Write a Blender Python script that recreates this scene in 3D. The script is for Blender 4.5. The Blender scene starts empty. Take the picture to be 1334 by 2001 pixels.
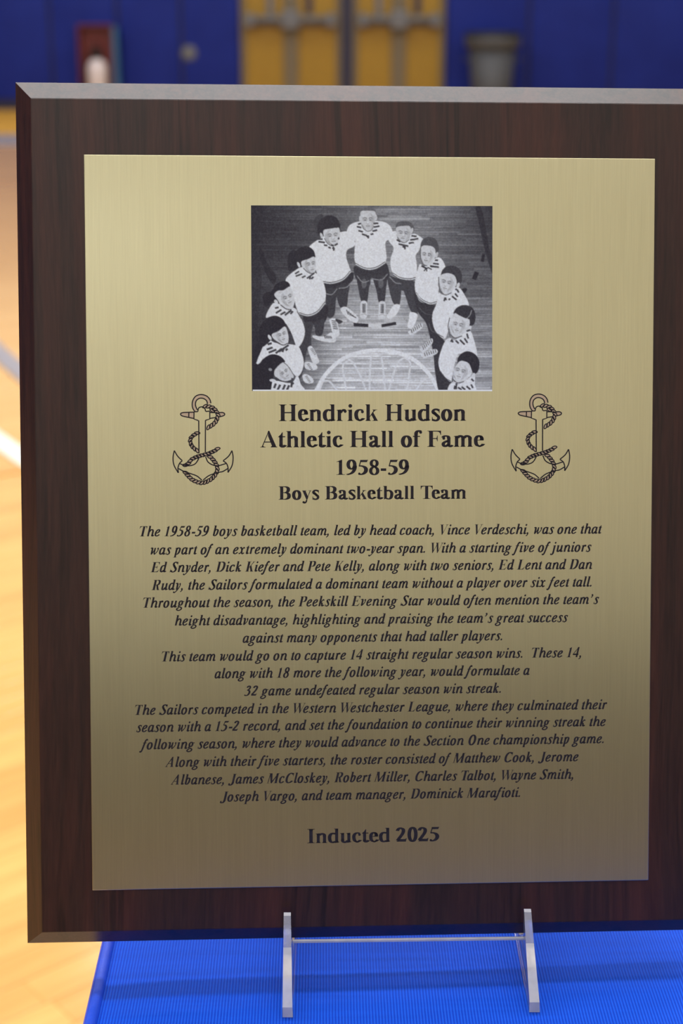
import bpy, bmesh, math, random
import numpy as np
from mathutils import Vector, Matrix
PI = math.pi
SC = bpy.context.scene; COL = SC.collection

# ---------------------------------------------------------------- camera
FPX = 3000.0                      # focal length in pixels of the 2001-pixel-high frame
ZC = 1.1832                       # eye height above the gym floor
PITCH = math.radians(18.78659)
cam_d = bpy.data.cameras.new('camera'); cam = bpy.data.objects.new('camera', cam_d); COL.objects.link(cam)
cam_d.sensor_fit = 'VERTICAL'; cam_d.sensor_height = 23.6; cam_d.sensor_width = 15.73
cam_d.lens = FPX/2001*23.6
cam_d.clip_start = .02; cam_d.clip_end = 200
cam.location = (0, 0, ZC); cam.rotation_euler = (PI/2 - PITCH, 0, 0)
cam_d.dof.use_dof = True; cam_d.dof.focus_distance = .668; cam_d.dof.aperture_fstop = 6.0
SC.camera = cam

# ---------------------------------------------------------------- world, light, exposure
wd = bpy.data.worlds.new('world'); SC.world = wd; wd.use_nodes = True
bg = wd.node_tree.nodes['Background']; bg.inputs[0].default_value = (.8, .85, .9, 1); bg.inputs[1].default_value = .3
CEIL = 7.6
def lamp(x, y, sx=1.6, sy=.8, w=80, col=(.93, .965, 1), z=CEIL-.12):
    l = bpy.data.lights.new('gym_lamp', 'AREA'); l.shape = 'RECTANGLE'; l.size = sx; l.size_y = sy; l.energy = w; l.color = col
    o = bpy.data.objects.new('gym_lamp', l); o.location = (x, y, z); COL.objects.link(o); return o
for lx in (-6.4, 0, 6.4):
    for ly, sy, w in ((-8.5, .5, 145), (-4.6, .5, 80), (-1.2, .5, 60), (1.98, .42, 150), (4.1, .6, 210), (8.2, .5, 120), (12.6, .5, 110)):
        lamp(lx, ly, 4.6, sy, w*(1.08 if lx < 0 else .72 if lx > 0 else 1))
lamp(-1.6, -10.3, 1.6, .25, 22, z=5.6)            # added light behind the camera, for a bright band on the plate
SC.view_settings.view_transform = 'Standard'; SC.view_settings.look = 'None'
SC.view_settings.exposure = 0.14; SC.view_settings.gamma = 1.0; SC.view_settings.use_curve_mapping = False
SC.cycles.use_denoising = True
SC.cycles.max_bounces = 8; SC.cycles.transmission_bounces = 8; SC.cycles.sample_clamp_indirect = 6

# ---------------------------------------------------------------- helpers
def obj(name, verts, faces, mat, parent=None, smooth=False):
    me = bpy.data.meshes.new(name); me.from_pydata([tuple(v) for v in verts], [], faces); me.update()
    return objm(name, me, mat, parent, smooth)
def objm(name, me, mat, parent=None, smooth=False):
    o = bpy.data.objects.new(name, me); COL.objects.link(o)
    if mat and not me.materials: me.materials.append(mat)
    if smooth:
        for p in me.polygons: p.use_smooth = True
    if parent: o.parent = parent
    return o
def bmo(name, bm, mat, parent=None, smooth=False):
    me = bpy.data.meshes.new(name); bmesh.ops.recalc_face_normals(bm, faces=bm.faces); bm.to_mesh(me); bm.free()
    return objm(name, me, mat, parent, smooth)
def box_bm(x0, y0, z0, x1, y1, z1, bev=0., seg=2, bm=None):
    b = bmesh.new(); bmesh.ops.create_cube(b, size=1)
    for v in b.verts: v.co = Vector(((x0+x1)/2+v.co.x*(x1-x0), (y0+y1)/2+v.co.y*(y1-y0), (z0+z1)/2+v.co.z*(z1-z0)))
    if bev > 0: bmesh.ops.bevel(b, geom=list(b.edges), offset=bev, segments=seg, affect='EDGES', profile=.5)
    if bm is None: return b
    me = bpy.data.meshes.new('t'); b.to_mesh(me); b.free(); bm.from_mesh(me); bpy.data.meshes.remove(me); return bm
def box(name, x0, y0, z0, x1, y1, z1, mat, parent=None, bev=0., seg=2, smooth=False):
    return bmo(name, box_bm(x0, y0, z0, x1, y1, z1, bev, seg), mat, parent, smooth)
def thing(name, label, cat, loc=(0,0,0), group=None, rz=0):
    o = bpy.data.objects.new(name, None); COL.objects.link(o); o.location = loc; o.rotation_euler = (0, 0, rz)
    o.empty_display_size = .05
    return tag(o, label, cat, group)
def tag(o, label, cat, group=None):
    o['label'] = label; o['category'] = cat
    if group: o['group'] = group
    return o
def struct(o): o['kind'] = 'structure'; return o
def lathe(name, prof, mat, parent=None, seg=32, loc=(0,0,0), smooth=True):
    bm = bmesh.new(); rings = []
    for r, z in prof:
        rings.append([bm.verts.new((loc[0]+r*math.cos(2*PI*i/seg), loc[1]+r*math.sin(2*PI*i/seg), loc[2]+z)) for i in range(seg)])
    for a, b in zip(rings, rings[1:]):
        for i in range(seg): bm.faces.new((a[i], a[(i+1) % seg], b[(i+1) % seg], b[i]))
    for ring, (r, z) in ((rings[0], prof[0]), (rings[-1], prof[-1])):
        if r > 1e-5: bm.faces.new(ring)
    bmesh.ops.remove_doubles(bm, verts=bm.verts, dist=1e-6)
    return bmo(name, bm, mat, parent, smooth)
def tube_bm(pts, r, seg=10, bm=None):
    bm = bm or bmesh.new(); pts = [Vector(p) for p in pts]; rings = []
    for i, p in enumerate(pts):
        t = (pts[min(i+1, len(pts)-1)]-pts[max(i-1, 0)]).normalized()
        u = t.cross(Vector((0,0,1)) if abs(t.z) < .9 else Vector((1,0,0))).normalized(); v = t.cross(u)
        rings.append([bm.verts.new(p+r*(math.cos(2*PI*k/seg)*u+math.sin(2*PI*k/seg)*v)) for k in range(seg)])
    for a, b in zip(rings, rings[1:]):
        for k in range(seg): bm.faces.new((a[k], a[(k+1) % seg], b[(k+1) % seg], b[k]))
    bm.faces.new(rings[0]); bm.faces.new(rings[-1]); return bm

# materials
class M:
    def __init__(s, name):
        s.m = bpy.data.materials.new(name); s.m.use_nodes = True; s.t = s.m.node_tree; s.b = s.t.nodes['Principled BSDF']
    def n(s, typ, **kw):
        nd = s.t.nodes.new(typ)
        for k, v in kw.items():
            if k.startswith('i_'):
                key = k[2:]; nd.inputs[int(key) if key.isdigit() else key.replace('_', ' ')].default_value = v
            else: setattr(nd, k, v)
        return nd
    def l(s, a, b): s.t.links.new(a, b)
    def set(s, **kw):
        for k, v in kw.items():
            k = k.replace('_', ' '); s.b.inputs[k].default_value = (*v, 1) if isinstance(v, tuple) and len(v) == 3 and 'Color' in k or k.endswith('Tint') and len(v) == 3 else v
        return s
    def coord(s, scale=(1,1,1), kind='Object', rot=(0,0,0)):
        c = s.n('ShaderNodeTexCoord'); mp = s.n('ShaderNodeMapping'); mp.inputs['Scale'].default_value = scale; mp.inputs['Rotation'].default_value = rot
        s.l(c.outputs[kind], mp.inputs['Vector']); return mp.outputs[0]
    def noise(s, vec, scale=5, detail=4, rough=.55, dist=0):
        nd = s.n('ShaderNodeTexNoise'); nd.inputs['Scale'].default_value = scale; nd.inputs['Detail'].default_value = detail
        nd.inputs['Roughness'].default_value = rough; nd.inputs['Distortion'].default_value = dist; s.l(vec, nd.inputs['Vector']); return nd.outputs['Fac']
    def ramp(s, fac, stops):
        r = s.n('ShaderNodeValToRGB'); e = r.color_ramp.elements
        while len(e) < len(stops): e.new(.5)
        for k, (p, c) in enumerate(stops):
            e[k].position = p; e[k].color = (*c, 1) if len(c) == 3 else c
        s.l(fac, r.inputs[0]); return r.outputs[0]
    def mix(s, fac, a, b, mode='MIX'):
        nd = s.n('ShaderNodeMix', data_type='RGBA', blend_type=mode)
        for sock, v in ((nd.inputs[0], fac), (nd.inputs[6], a), (nd.inputs[7], b)):
            if hasattr(v, 'is_linked') or hasattr(v, 'links'): s.l(v, sock)
            elif isinstance(v, tuple): sock.default_value = (*v, 1)
            else: sock.default_value = v
        return nd.outputs[2]
    def bump(s, h, strength=.3, dist=.001):
        b = s.n('ShaderNodeBump'); b.inputs['Strength'].default_value = strength; b.inputs['Distance'].default_value = dist
        s.l(h, b.inputs['Height']); s.l(b.outputs[0], s.b.inputs['Normal']); return b
    def col(s, c): s.l(c, s.b.inputs['Base Color']); return s
def flat(name, col, rough=.5, metal=0., **kw):
    m = M(name); m.set(Roughness=rough, Metallic=metal); 
    v = m.noise(m.coord(), 18, 3)
    c0 = tuple(x*.93 for x in col); c1 = tuple(min(1, x*1.07) for x in col)
    m.col(m.ramp(v, [(.3, c0), (.7, c1)])); m.set(**kw); return m.m
# ---------------------------------------------------------------- materials of the hall
def maple(name, per_object=True):
    m = M(name); v = m.coord((1.2, 14, 14) if per_object else (3, 3, 3))
    g = m.noise(v, 3, 5, .6)
    base = m.ramp(g, [(.25, (.68, .36, .10)), (.55, (.76, .43, .13)), (.8, (.82, .50, .17))])
    if per_object:
        oi = m.n('ShaderNodeObjectInfo')
        t = m.ramp(oi.outputs['Random'], [(0, (.88, .84, .78)), (.4, (.98, .97, .95)), (1, (1.06, 1.05, 1.03))])
        base = m.mix(1., base, t, 'MULTIPLY')
    m.col(base); m.set(Roughness=.24); m.b.inputs['Coat Weight'].default_value = .6; m.b.inputs['Coat Roughness'].default_value = .12
    return m.m
FLOOR_FAR = M('maple_floor')
def _():
    m = FLOOR_FAR; ang = math.radians(40)
    v = m.coord((1, 1, 1), rot=(0, 0, -ang))
    br = m.n('ShaderNodeTexBrick', offset=.37, offset_frequency=3)
    br.inputs['Scale'].default_value = 1; br.inputs['Mortar Size'].default_value = .0012; br.inputs['Brick Width'].default_value = 1.1; br.inputs['Row Height'].default_value = .0572
    br.inputs['Color1'].default_value = (.74, .41, .12, 1); br.inputs['Color2'].default_value = (.82, .48, .16, 1); br.inputs['Mortar'].default_value = (.3, .16, .06, 1)
    m.l(v, br.inputs['Vector']); m.col(br.outputs['Color'])
    m.set(Roughness=.24); m.b.inputs['Coat Weight'].default_value = .6; m.b.inputs['Coat Roughness'].default_value = .12
_()
PLANK = maple('maple_plank')
GOLD_PAINT = flat('gold_floor_paint', (.64, .34, .03), .55)
GREY_LINE = flat('grey_blue_line_paint', (.30, .29, .33), .3)
WHITE_LINE = flat('white_floor_line', (.85, .85, .80), .22)
PAD = M('blue_wall_padding'); PAD.set(Roughness=.55); PAD.b.inputs['Specular IOR Level'].default_value = .2; PAD.col(PAD.ramp(PAD.noise(PAD.coord(), 2.5, 3), [(.3, (.0075, .019, .195)), (.7, (.010, .025, .24))])); PAD.bump(PAD.noise(PAD.coord(), 220, 2), .15, .001)
BLOCK = M('painted_block'); BLOCK.set(Roughness=.6); BLOCK.col(BLOCK.ramp(BLOCK.noise(BLOCK.coord(), 3, 3), [(.3, (.58, .58, .55)), (.7, (.66, .66, .63))]))
CEILM = flat('ceiling_white', (.62, .62, .60), .8)
YELLOW = flat('golden_door_paint', (.33, .19, .017), .4)
GREY = flat('grey_painted_steel', (.16, .165, .18), .45, .2)
DULL = flat('dull_door_strip', (.17, .135, .085), .45, .2)
FRAMEM = flat('dark_frame_paint', (.018, .018, .05), .45)
RED = flat('red_cabinet_enamel', (.14, .018, .016), .4)
WHITE = flat('pale_cylinder_enamel', (.78, .70, .72), .35)
BLACK = flat('black_rubber', (.012, .012, .013), .5)
TEAL = flat('teal_edge', (.03, .12, .26), .4)
BIN = flat('grey_bin_plastic', (.07, .075, .085), .55)
BINDK = flat('dark_bin_liner', (.012, .014, .018), .5)

WALLY = 16.45; BX = 11.; BACKY = -11.
# setting shells
w_ = struct(box('floor', -BX, BACKY, -.12, BX, WALLY+.3, -.006, FLOOR_FAR.m))
fl = w_
struct(box('ceiling', -BX, BACKY, CEIL, BX, WALLY+.3, CEIL+.2, CEILM))
wall = struct(box('wall_front', -BX, WALLY+.05, -.006, BX, WALLY+.3, CEIL, BLOCK.m))
struct(box('wall_back', -BX, BACKY-.25, -.006, BX, BACKY, CEIL, BLOCK.m))
struct(box('wall_left', -BX-.25, BACKY, -.006, -BX, WALLY+.3, CEIL, flat('dark_wall_paint', (.05, .06, .12), .6)))
struct(box('wall_right', BX, BACKY, -.006, BX+.25, WALLY+.3, CEIL, BLOCK.m))

# unseen seating stack, added to darken the plate's lower reflection
added_seat = struct(box('added_seating', -BX+1.5, BACKY, -.006, BX-1.5, BACKY+.9, .30, flat('added_seating_grey', (.115, .122, .125), .5)))
for k in range(1, 8):
    box('added_seat_board', -BX+1.5, BACKY, .02+.29*k, BX-1.5, BACKY+.9-.012*k, .29*k+.27, bpy.data.materials['added_seating_grey'], added_seat, .01)
# maple boards near enough to be told apart (about 2 m to 6 m), each one a board
rnd = random.Random(3)
ang = math.radians(40); ux, uy = math.cos(ang), math.sin(ang); PW = .0572
def board_mesh(L):
    bm = box_bm(-L/2, -PW/2+.0004, -.006, L/2, PW/2-.0004, 0, .0010, 1)
    me = bpy.data.meshes.new('plank'); bmesh.ops.recalc_face_normals(bm, faces=bm.faces); bm.to_mesh(me); bm.free(); me.materials.append(PLANK); return me
lens = [.55, .8, 1.05, 1.4]; bms = [board_mesh(L) for L in lens]
def wanted(x, y):     # the strip of floor seen left of the plaque, with a margin for a step aside
    return 1.25 < y < 3.6 and -.30*y-.25 < x < -.02
cnt = 0; row = -10
for row in range(-20, 120):
    c = row*PW; s = -3. + rnd.random()*.8
    while s < 6 and cnt < 285:
        k = rnd.randrange(4); L = lens[k]; mid = s + L/2
        x, y = ux*mid - uy*c, uy*mid + ux*c
        e = [(ux*(mid+d) - uy*c, uy*(mid+d) + ux*c) for d in (-L/2, -L/4, 0, L/4, L/2)]
        if any(wanted(*q) for q in e):
            o = bpy.data.objects.new('plank', bms[k]); COL.objects.link(o); o.location = (x, y, 0); o.rotation_euler = (0, 0, ang); o.parent = fl; cnt += 1
        s += L
print('planks', cnt)
# floor markings: thin coats of colour lying on the boards
def strip(name, mat, a, b, w, h=.0006, parent=None):
    a, b = Vector(a), Vector(b); d = (b-a).normalized(); n = Vector((-d.y, d.x))*w/2
    q = [a+n, b+n, b-n, a-n]; z0 = -.0058
    V = [(p.x, p.y, z0) for p in q]+[(p.x, p.y, h) for p in q]
    return obj(name, V, [(3,2,1,0),(4,5,6,7),(0,1,5,4),(1,2,6,5),(2,3,7,6),(3,0,4,7)], mat, parent or fl)
strip('painted_border', GOLD_PAINT, (-BX+.1, (13.64+WALLY)/2), (BX-.1, (13.64+WALLY)/2), WALLY-13.64)['label'] = 'gold painted floor border'
strip('floor_line', GREY_LINE, (-BX+.1, 13.15), (BX-.1, 13.15), .9, .0007)['label'] = 'grey blue court line'
def arc(name, mat, p, q, r, w, side, label):
    """arc of radius r through p and q, continued on both sides"""
    p, q = Vector(p), Vector(q); m = (p+q)/2; d = (q-p); n = Vector((-d.y, d.x)).normalized()*side
    c = m+n*math.sqrt(r*r-(d.length/2)**2); a0 = math.atan2(m.y-c.y, m.x-c.x); V = []; F = []
    K = 64
    for i in range(K+1):
        a = a0 + (i/K-.5)*.30
        for rr, z in ((r-w/2, -.0055), (r+w/2, -.0055), (r-w/2, .0008), (r+w/2, .0008)): V.append((c.x+rr*math.cos(a), c.y+rr*math.sin(a), z))
        if i:
            b = (i-1)*4; e = i*4
            F += [(b+2, b+3, e+3, e+2), (b, b+2, e+2, e), (b+3, b+1, e+1, e+3)]
    o = obj(name, V, F, mat, fl); o['label'] = label; return o
arc('floor_line', WHITE_LINE, (-.945, 4.088), (-.861, 3.950), 16., .06, 1, 'white curved line on the floor')  # even white strip laid along an arc on the boards
arc('floor_line', GREY_LINE, (-1.174, 5.175), (-1.052, 4.913), 14., .07, 1, 'grey curved court line')

box('mat_backing', -10.9, WALLY-.012, .10, -1.04, WALLY+.05, 1.90, FRAMEM, wall); box('mat_backing', 1.06, WALLY-.012, .10, 10.9, WALLY+.05, 1.90, FRAMEM, wall)
# padded wall mats between and beside the doors
def pad(x0, x1):
    bm = box_bm(x0+.012, WALLY-.045, .10, x1-.012, WALLY+.05, 1.93, .028, 3)
    o = bmo('mat_panel', bm, PAD.m, wall, True); return o
edges_l = [-10.9,-9.7,-8.5,-7.3,-6.1,-4.95,-3.85,-2.975,-2.263-.02,-1.639,-1.03]
for a, b in zip(edges_l, edges_l[1:]): pad(a, b)
edges_r = [1.06, 1.914, 2.773, 3.95, 5.1, 6.25, 7.4, 8.55, 9.7, 10.9]
for a, b in zip(edges_r, edges_r[1:]): pad(a, b)
box('base_strip', -10.9, WALLY-.02, -.006, -1.04, WALLY+.05, .10, FRAMEM, wall)
box('base_strip', 1.06, WALLY-.02, -.006, 10.9, WALLY+.05, .10, FRAMEM, wall)

for sgn, wn in ((-1, 'wall_left'), (1, 'wall_right')):
    wo = bpy.data.objects[wn]
    for k in range(18):
        y0_ = BACKY+1.2+k*1.4
        o = bmo('mat_panel', box_bm(min(sgn*BX, sgn*(BX-.05)), y0_+.012, .10, max(sgn*BX, sgn*(BX-.05)), y0_+1.388, 1.93, .02, 2), PAD.m, wo)
# two golden doors
def gym_door(n, x0, x1, label):
    d = thing('door_%d' % n, label, 'door', ((x0+x1)/2, WALLY, 0)); d['kind'] = 'structure'; del d['category']
    w = (x1-x0)/2
    box('door_leaf', -w+.05, -.02, .02, w-.05, .03, 2.10, YELLOW, d, .004)
    box('door_frame', -w, -.045, -.004, -w+.05, .05, 2.16, DULL, d, .004)
    box('door_frame', w-.05, -.045, -.004, w, .05, 2.16, DULL, d, .004)
    box('door_frame', -w+.05, -.045, 2.11, w-.05, .05, 2.16, DULL, d, .004)
    box('centre_strip', -.075, -.05, .02, .075, -.0195, 2.08, GREY if False else DULL, d, .006)['label'] = 'grey brown strip down the middle'
    pb = bmo('push_bar', tube_bm([(-w+.07, -.13, .895), (w-.07, -.13, .895)], .022), GREY, d, True); pb['label'] = 'grey push bar'
    box('backing_rail', -w+.06, -.10, .84, w-.06, -.0195, .93, GREY, d, .01)
    box('bar_bracket', -w+.055, -.155, .825, -w+.15, -.0195, .955, GREY, pb, .012)
    box('bar_bracket', w-.15, -.155, .825, w-.055, -.0195, .955, GREY, pb, .012)
    box('latch_case', -.09, -.17, .80, .09, -.05, .985, GREY, pb, .02)['label'] = 'blue grey latch case'
    box('vertical_rod', -.24, -.05, .93, -.17, -.0195, 2.05, GREY, d, .01)
    box('door_slot', .15, -.03, .95, .225, -.0195, 1.9, FRAMEM, d, .004)['label'] = 'dark narrow slot'
    return d
gym_door(1, -1.03, -.005, 'golden yellow gym door on the left, grey push bar across it')
gym_door(2, .115, 1.055, 'golden yellow gym door on the right, nearer the grey bin')
box('trim_1', -.003, WALLY-.05, -.004, .113, WALLY+.05, 2.16, FRAMEM)['kind'] = 'structure'
struct(box('trim_2', -1.03, WALLY-.05, 2.165, 1.055, WALLY+.05, 2.30, FRAMEM))

# extinguisher cabinet on the padding
cb = thing('extinguisher_cabinet', 'red open-fronted wall cabinet holding a pale extinguisher, on blue padding', 'cabinet', (-2.5, WALLY-.045, .0))
X0, X1, Z0, Z1, DP = -.175, .175, .17, .85, .13
box('back_panel', X0, -.02, Z0, X1, 0, Z1, RED, cb)
box('side_panel', X0, -DP, Z0, X0+.02, -.02, Z1, RED, cb, .003); box('side_panel', X1-.02, -DP, Z0, X1, -.02, Z1, RED, cb, .003)
box('top_panel', X0+.02, -DP, Z1-.02, X1-.02, -.02, Z1, RED, cb, .003); box('bottom_panel', X0+.02, -DP, Z0, X1-.02, -.02, Z0+.02, RED, cb, .003)
dr = box('cabinet_door', X1+.005, -DP-.02, Z0, X1+.055, -.02, Z1-.02, TEAL, cb, .004); dr['label'] = 'teal edge of the opened door'
ex = thing('fire_extinguisher', 'pale fire extinguisher with black head standing in the red cabinet', 'extinguisher', (-2.49, WALLY-.045-.125, Z0+.021))
lathe('cylinder', [(.0, 0), (.088, 0), (.098, .012), (.098, .23), (.088, .28), (.055, .315), (.026, .33), (.0, .33)], WHITE, ex)
lathe('valve', [(.0, .33), (.045, .33), (.052, .37), (.045, .42), (.0, .425)], BLACK, ex, 16)
box('handle', -.03, -.095, .422, .03, .03, .44, BLACK, ex, .003); bmo('lever', tube_bm([(0, .015, .43), (0, -.03, .465), (0, -.10, .475)], .009), BLACK, ex, True)
bmo('hose', tube_bm([Vector(p) for p in ((-.03,0,.38),(-.07,-.03,.39),(-.098,-.03,.34),(-.108,-.02,.26),(-.108,-.01,.12))], .009), BLACK, ex, True)

# round cover plate
cv = thing('wall_cover', 'small round grey cover plate on the blue padding left of the doors', 'cover plate', (-1.561-.0, WALLY-.045, .571))
def disc(name, r, d, mat, parent, y=0., hole=0):
    bm = bmesh.new(); prof = [(0, 0), (r, 0), (r, -d*.6), (r*.93, -d), (0, -d)]; S = 32
    rings = [[bm.verts.new((a*math.cos(2*PI*i/S), y+b, a*math.sin(2*PI*i/S))) for i in range(S)] for a, b in prof[1:4]]
    for a, b in zip(rings, rings[1:]):
        for i in range(S): bm.faces.new((a[i], a[(i+1) % S], b[(i+1) % S], b[i]))
    bm.faces.new(rings[0]); bm.faces.new(rings[-1]); return bmo(name, bm, mat, parent)
disc('plate', .075, .012, GREY, cv); disc('inner_ring', .055, .012, GREY, cv, -.012); disc('screw', .014, .008, GREY, cv, -.024)

# waste bin
bn = thing('waste_bin', 'tall grey tapered waste bin with wide rim, right of the doors', 'bin', (1.515, WALLY-.36, 0))
lathe('bin_body', [(0,0),(.17,0),(.18,.012),(.235,.62),(.225,.62),(.172,.03),(0,.03)], BIN, bn, 36)
lathe('rim', [(.228,.62),(.236,.62),(.268,.64),(.28,.665),(.283,.73),(.276,.745),(.262,.745),(.258,.66),(.228,.64)], BIN, bn, 36)
lathe('liner', [(.255,.744),(.285,.752),(.282,.775),(.262,.785),(.248,.765),(.222,.60),(.19,.25),(0,.22)], BINDK, bn, 36)['label'] = 'dark liner folded over the rim'
for s in (-1, 1): bmo('handle', tube_bm([(s*.238, -.05, .52), (s*.275, -.05, .53), (s*.275, .05, .53), (s*.238, .05, .52)], .011), BIN, bn, True)
# ---------------------------------------------------------------- table with ribbed blue cloth
TZ = .76
TY = math.radians(-.7)                   # the table is turned a little
CLOTH = M('ribbed_blue_cloth')
def _():
    m = CLOTH
    v = m.coord((1, 1, 1))
    w = m.n('ShaderNodeTexWave', wave_type='BANDS', bands_direction='X', wave_profile='SIN')
    w.inputs['Scale'].default_value = 1/(.00135*20)*2*PI/ (2*PI) ; w.inputs['Distortion'].default_value = .25; w.inputs['Detail'].default_value = 1; w.inputs['Detail Scale'].default_value = .4
    m.l(v, w.inputs['Vector'])
    w.inputs['Scale'].default_value = 2*PI/(.00135*20)
    big = m.noise(m.coord((3, 60, 1)), 6, 3)
    c = m.mix(w.outputs['Fac'], (.005, .048, .56), (.014, .125, .86))
    c = m.mix(.12, c, m.ramp(big, [(.3, (.006, .055, .6)), (.7, (.015, .13, 1.))]))
    m.col(c); m.set(Roughness=.45); m.b.inputs['Specular IOR Level'].default_value = .12
    m.bump(w.outputs['Fac'], .8, .00035)
_()
PIPING = M('blue_piping'); PIPING.set(Roughness=.38)
_w = PIPING.n('ShaderNodeTexWave', wave_type='BANDS', bands_direction='Y'); _w.inputs['Scale'].default_value = 2*PI/(.0009*20); PIPING.l(PIPING.coord(), _w.inputs['Vector'])
PIPING.col(PIPING.mix(_w.outputs['Fac'], (.008, .06, .66), (.012, .09, .80))); PIPING.bump(_w.outputs['Fac'], .3, .0002)
WOODLEG = flat('grey_table_steel', (.2, .2, .22), .4, .8)
tb = thing('table', 'table under a fitted ribbed blue cloth, carrying the plaque', 'table', (-.1105, .5569, 0), None, 0)
tb.rotation_euler = (0, 0, -TY)
TW, TD0, TD1 = 1.83, -.26, .48           # local: x 0..TW, y TD0..TD1 (front edge nearer the camera)
box('table_top', .008, TD0+.008, TZ-.035, TW-.008, TD1-.008, TZ-.0035, flat('table_board', (.35, .3, .25), .6), tb, .004)
for lx in (.12, TW-.12):
    for ly in (TD0+.09, TD1-.09):
        lg = bmo('leg', tube_bm([(lx, ly, 0.0), (lx, ly, TZ-.035)], .014, 12), WOODLEG, tb, True)
# cloth top: fine grid with a shallow crease in front of the plaque
def crease(x, y):
    yy = y - .035 + .03*(x-.1)*.4
    a = math.exp(-((yy)/.009)**2)
    return a
nx, ny = 60, 150
V = []; F = []
for j in range(ny+1):
    t = j/ny; y = TD0+.006 + (TD1-TD0-.012)*t
    for i in range(nx+1):
        x = .0045 + (TW-.009)*i/nx
        z = TZ - .0003*math.exp(-((y-.028-.004*math.sin(x*9))/.010)**2) + .0004*math.sin(x*7+y*31)*math.sin(y*23)*.5 - .0005
        e = min(x-.0045, 1)
        z -= .0012*math.exp(-e/.004)
        V.append((x, y, z))
for j in range(ny):
    for i in range(nx):
        a = j*(nx+1)+i; F.append((a, a+1, a+nx+2, a+nx+1))
obj('cloth_top', V, F, CLOTH.m, tb, True)
# corded seam round the top edge, and the hanging sides
R_ = .0031
def corner(x0, y0, x1, y1): return [(x0,y0),(x1,y0),(x1,y1),(x0,y1),(x0,y0)]
cd = bmo('piping', tube_bm([(x, y, TZ-R_*.55) for x, y in ((.0015,TD0+.01),(.0015,-.1),(.0015,.1),(.0015,TD1-.01))], R_, 14), PIPING.m, tb, True); cd['label'] = 'corded seam along the left edge'
bmo('piping', tube_bm([(0.002, TD0+.0015, TZ-R_*.55), (TW-.002, TD0+.0015, TZ-R_*.55)], R_, 12), PIPING.m, tb, True)
bmo('piping', tube_bm([(0.002, TD1-.0015, TZ-R_*.55), (TW-.002, TD1-.0015, TZ-R_*.55)], R_, 12), PIPING.m, tb, True)
bmo('piping', tube_bm([(TW-.0015, TD0+.01, TZ-R_*.55), (TW-.0015, TD1-.01, TZ-R_*.55)], R_, 12), PIPING.m, tb, True)
def drape(ax, ay, bx, by):
    K = int(math.hypot(bx-ax, by-ay)/.012); V = []; F = []; nxm, nym = (by-ay), -(bx-ax); L = math.hypot(nxm, nym); nxm /= L; nym /= L
    for i in range(K+1):
        f = i/K
        for j in range(13):
            h = j/12; am = .012*h*math.sin(i*.55)+.006*h*math.sin(i*.23)
            V.append((ax+(bx-ax)*f+nxm*am, ay+(by-ay)*f+nym*am, TZ-.004-(TZ-.03)*h))
    for i in range(K):
        for j in range(12):
            a = i*13+j; F.append((a, a+1, a+14, a+13))
    return obj('cloth_side', V, F, CLOTH.m, tb, True)
drape(.001, TD0, .001, TD1); drape(TW-.001, TD0, TW-.001, TD1); drape(0, TD0+.001, TW, TD0+.001); drape(0, TD1-.001, TW, TD1-.001)
# ---------------------------------------------------------------- lettering
# Two bold serif alphabets (upright, slanted) drawn as strokes of a broad elliptical nib
# plus slab serifs, 1000 units to the em.
def cr(pts, closed=False, n=7):
    """Catmull-Rom curve through the points"""
    P = [Vector(p) for p in pts]; out = []; m = len(P)
    if m == 2 and not closed: return P
    rng = range(m) if closed else range(m - 1)
    for i in rng:
        if closed: a, b, c, d = P[(i-1) % m], P[i], P[(i+1) % m], P[(i+2) % m]
        else:
            b, c = P[i], P[i+1]
            a = P[i-1] if i > 0 else b*2 - c
            d = P[i+2] if i + 2 < m else c*2 - b
        for k in range(n):
            t = k / n
            out.append(.5*((2*b) + (c-a)*t + (2*a-5*b+4*c-d)*t*t + (3*b-a-3*c+d)*t**3))
    if not closed: out.append(P[-1])
    return out
BOOST = [0, 0]
def N(pts, a=145, b=30, closed=False, smooth=True):
    """nib stroke: a = thickness of upright runs, b = thickness of level runs"""
    a += BOOST[0]; b += BOOST[1]
    C = cr(pts, closed) if smooth else [Vector(p) for p in pts]
    m = len(C); q = []
    for i in range(m):
        if closed: t = C[(i+1) % m] - C[(i-1) % m]
        else: t = C[min(i+1, m-1)] - C[max(i-1, 0)]
        n = Vector((-t.y, t.x)).normalized()
        w = math.hypot(a*n.x, b*n.y) * .5
        o = Vector((a*a*n.x, b*b*n.y)) / (4*max(w, 1e-6))
        q.append((C[i]+o, C[i]-o))
    return [[tuple(q[i][0]), tuple(q[i][1]), tuple(q[(i+1) % m][1]), tuple(q[(i+1) % m][0])] for i in range(m if closed else m-1)]
def R(x0, y0, x1, y1): return [[(x0,y0),(x1,y0),(x1,y1),(x0,y1)]]
def P(*p): return [list(p)]
def D(x, y, r, ry=None):
    ry = ry or r
    return [[(x+r*math.cos(t*PI/8), y+ry*math.sin(t*PI/8)) for t in range(16)]]
def O(x, y, rx, ry, a=150, b=34):
    """ring of outer half-axes rx, ry"""
    return N([(x+(rx-a/2)*math.cos(t*PI/8), y+(ry-b/2)*math.sin(t*PI/8)) for t in range(16)], a, b, True)
def SF(x0, x1, s0, s1, y, up=1, h=19):
    """slab serif x0..x1 on a stem s0..s1; up=1 stands on y, up=-1 hangs from y"""
    k = 42
    return P((x0,y),(x1,y),(x1,y+h*up),((x1+s1*2)/3,y+(h+5)*up),(s1,y+(h+k)*up),(s0,y+(h+k)*up),((x0+s0*2)/3,y+(h+5)*up),(x0,y+h*up))
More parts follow.
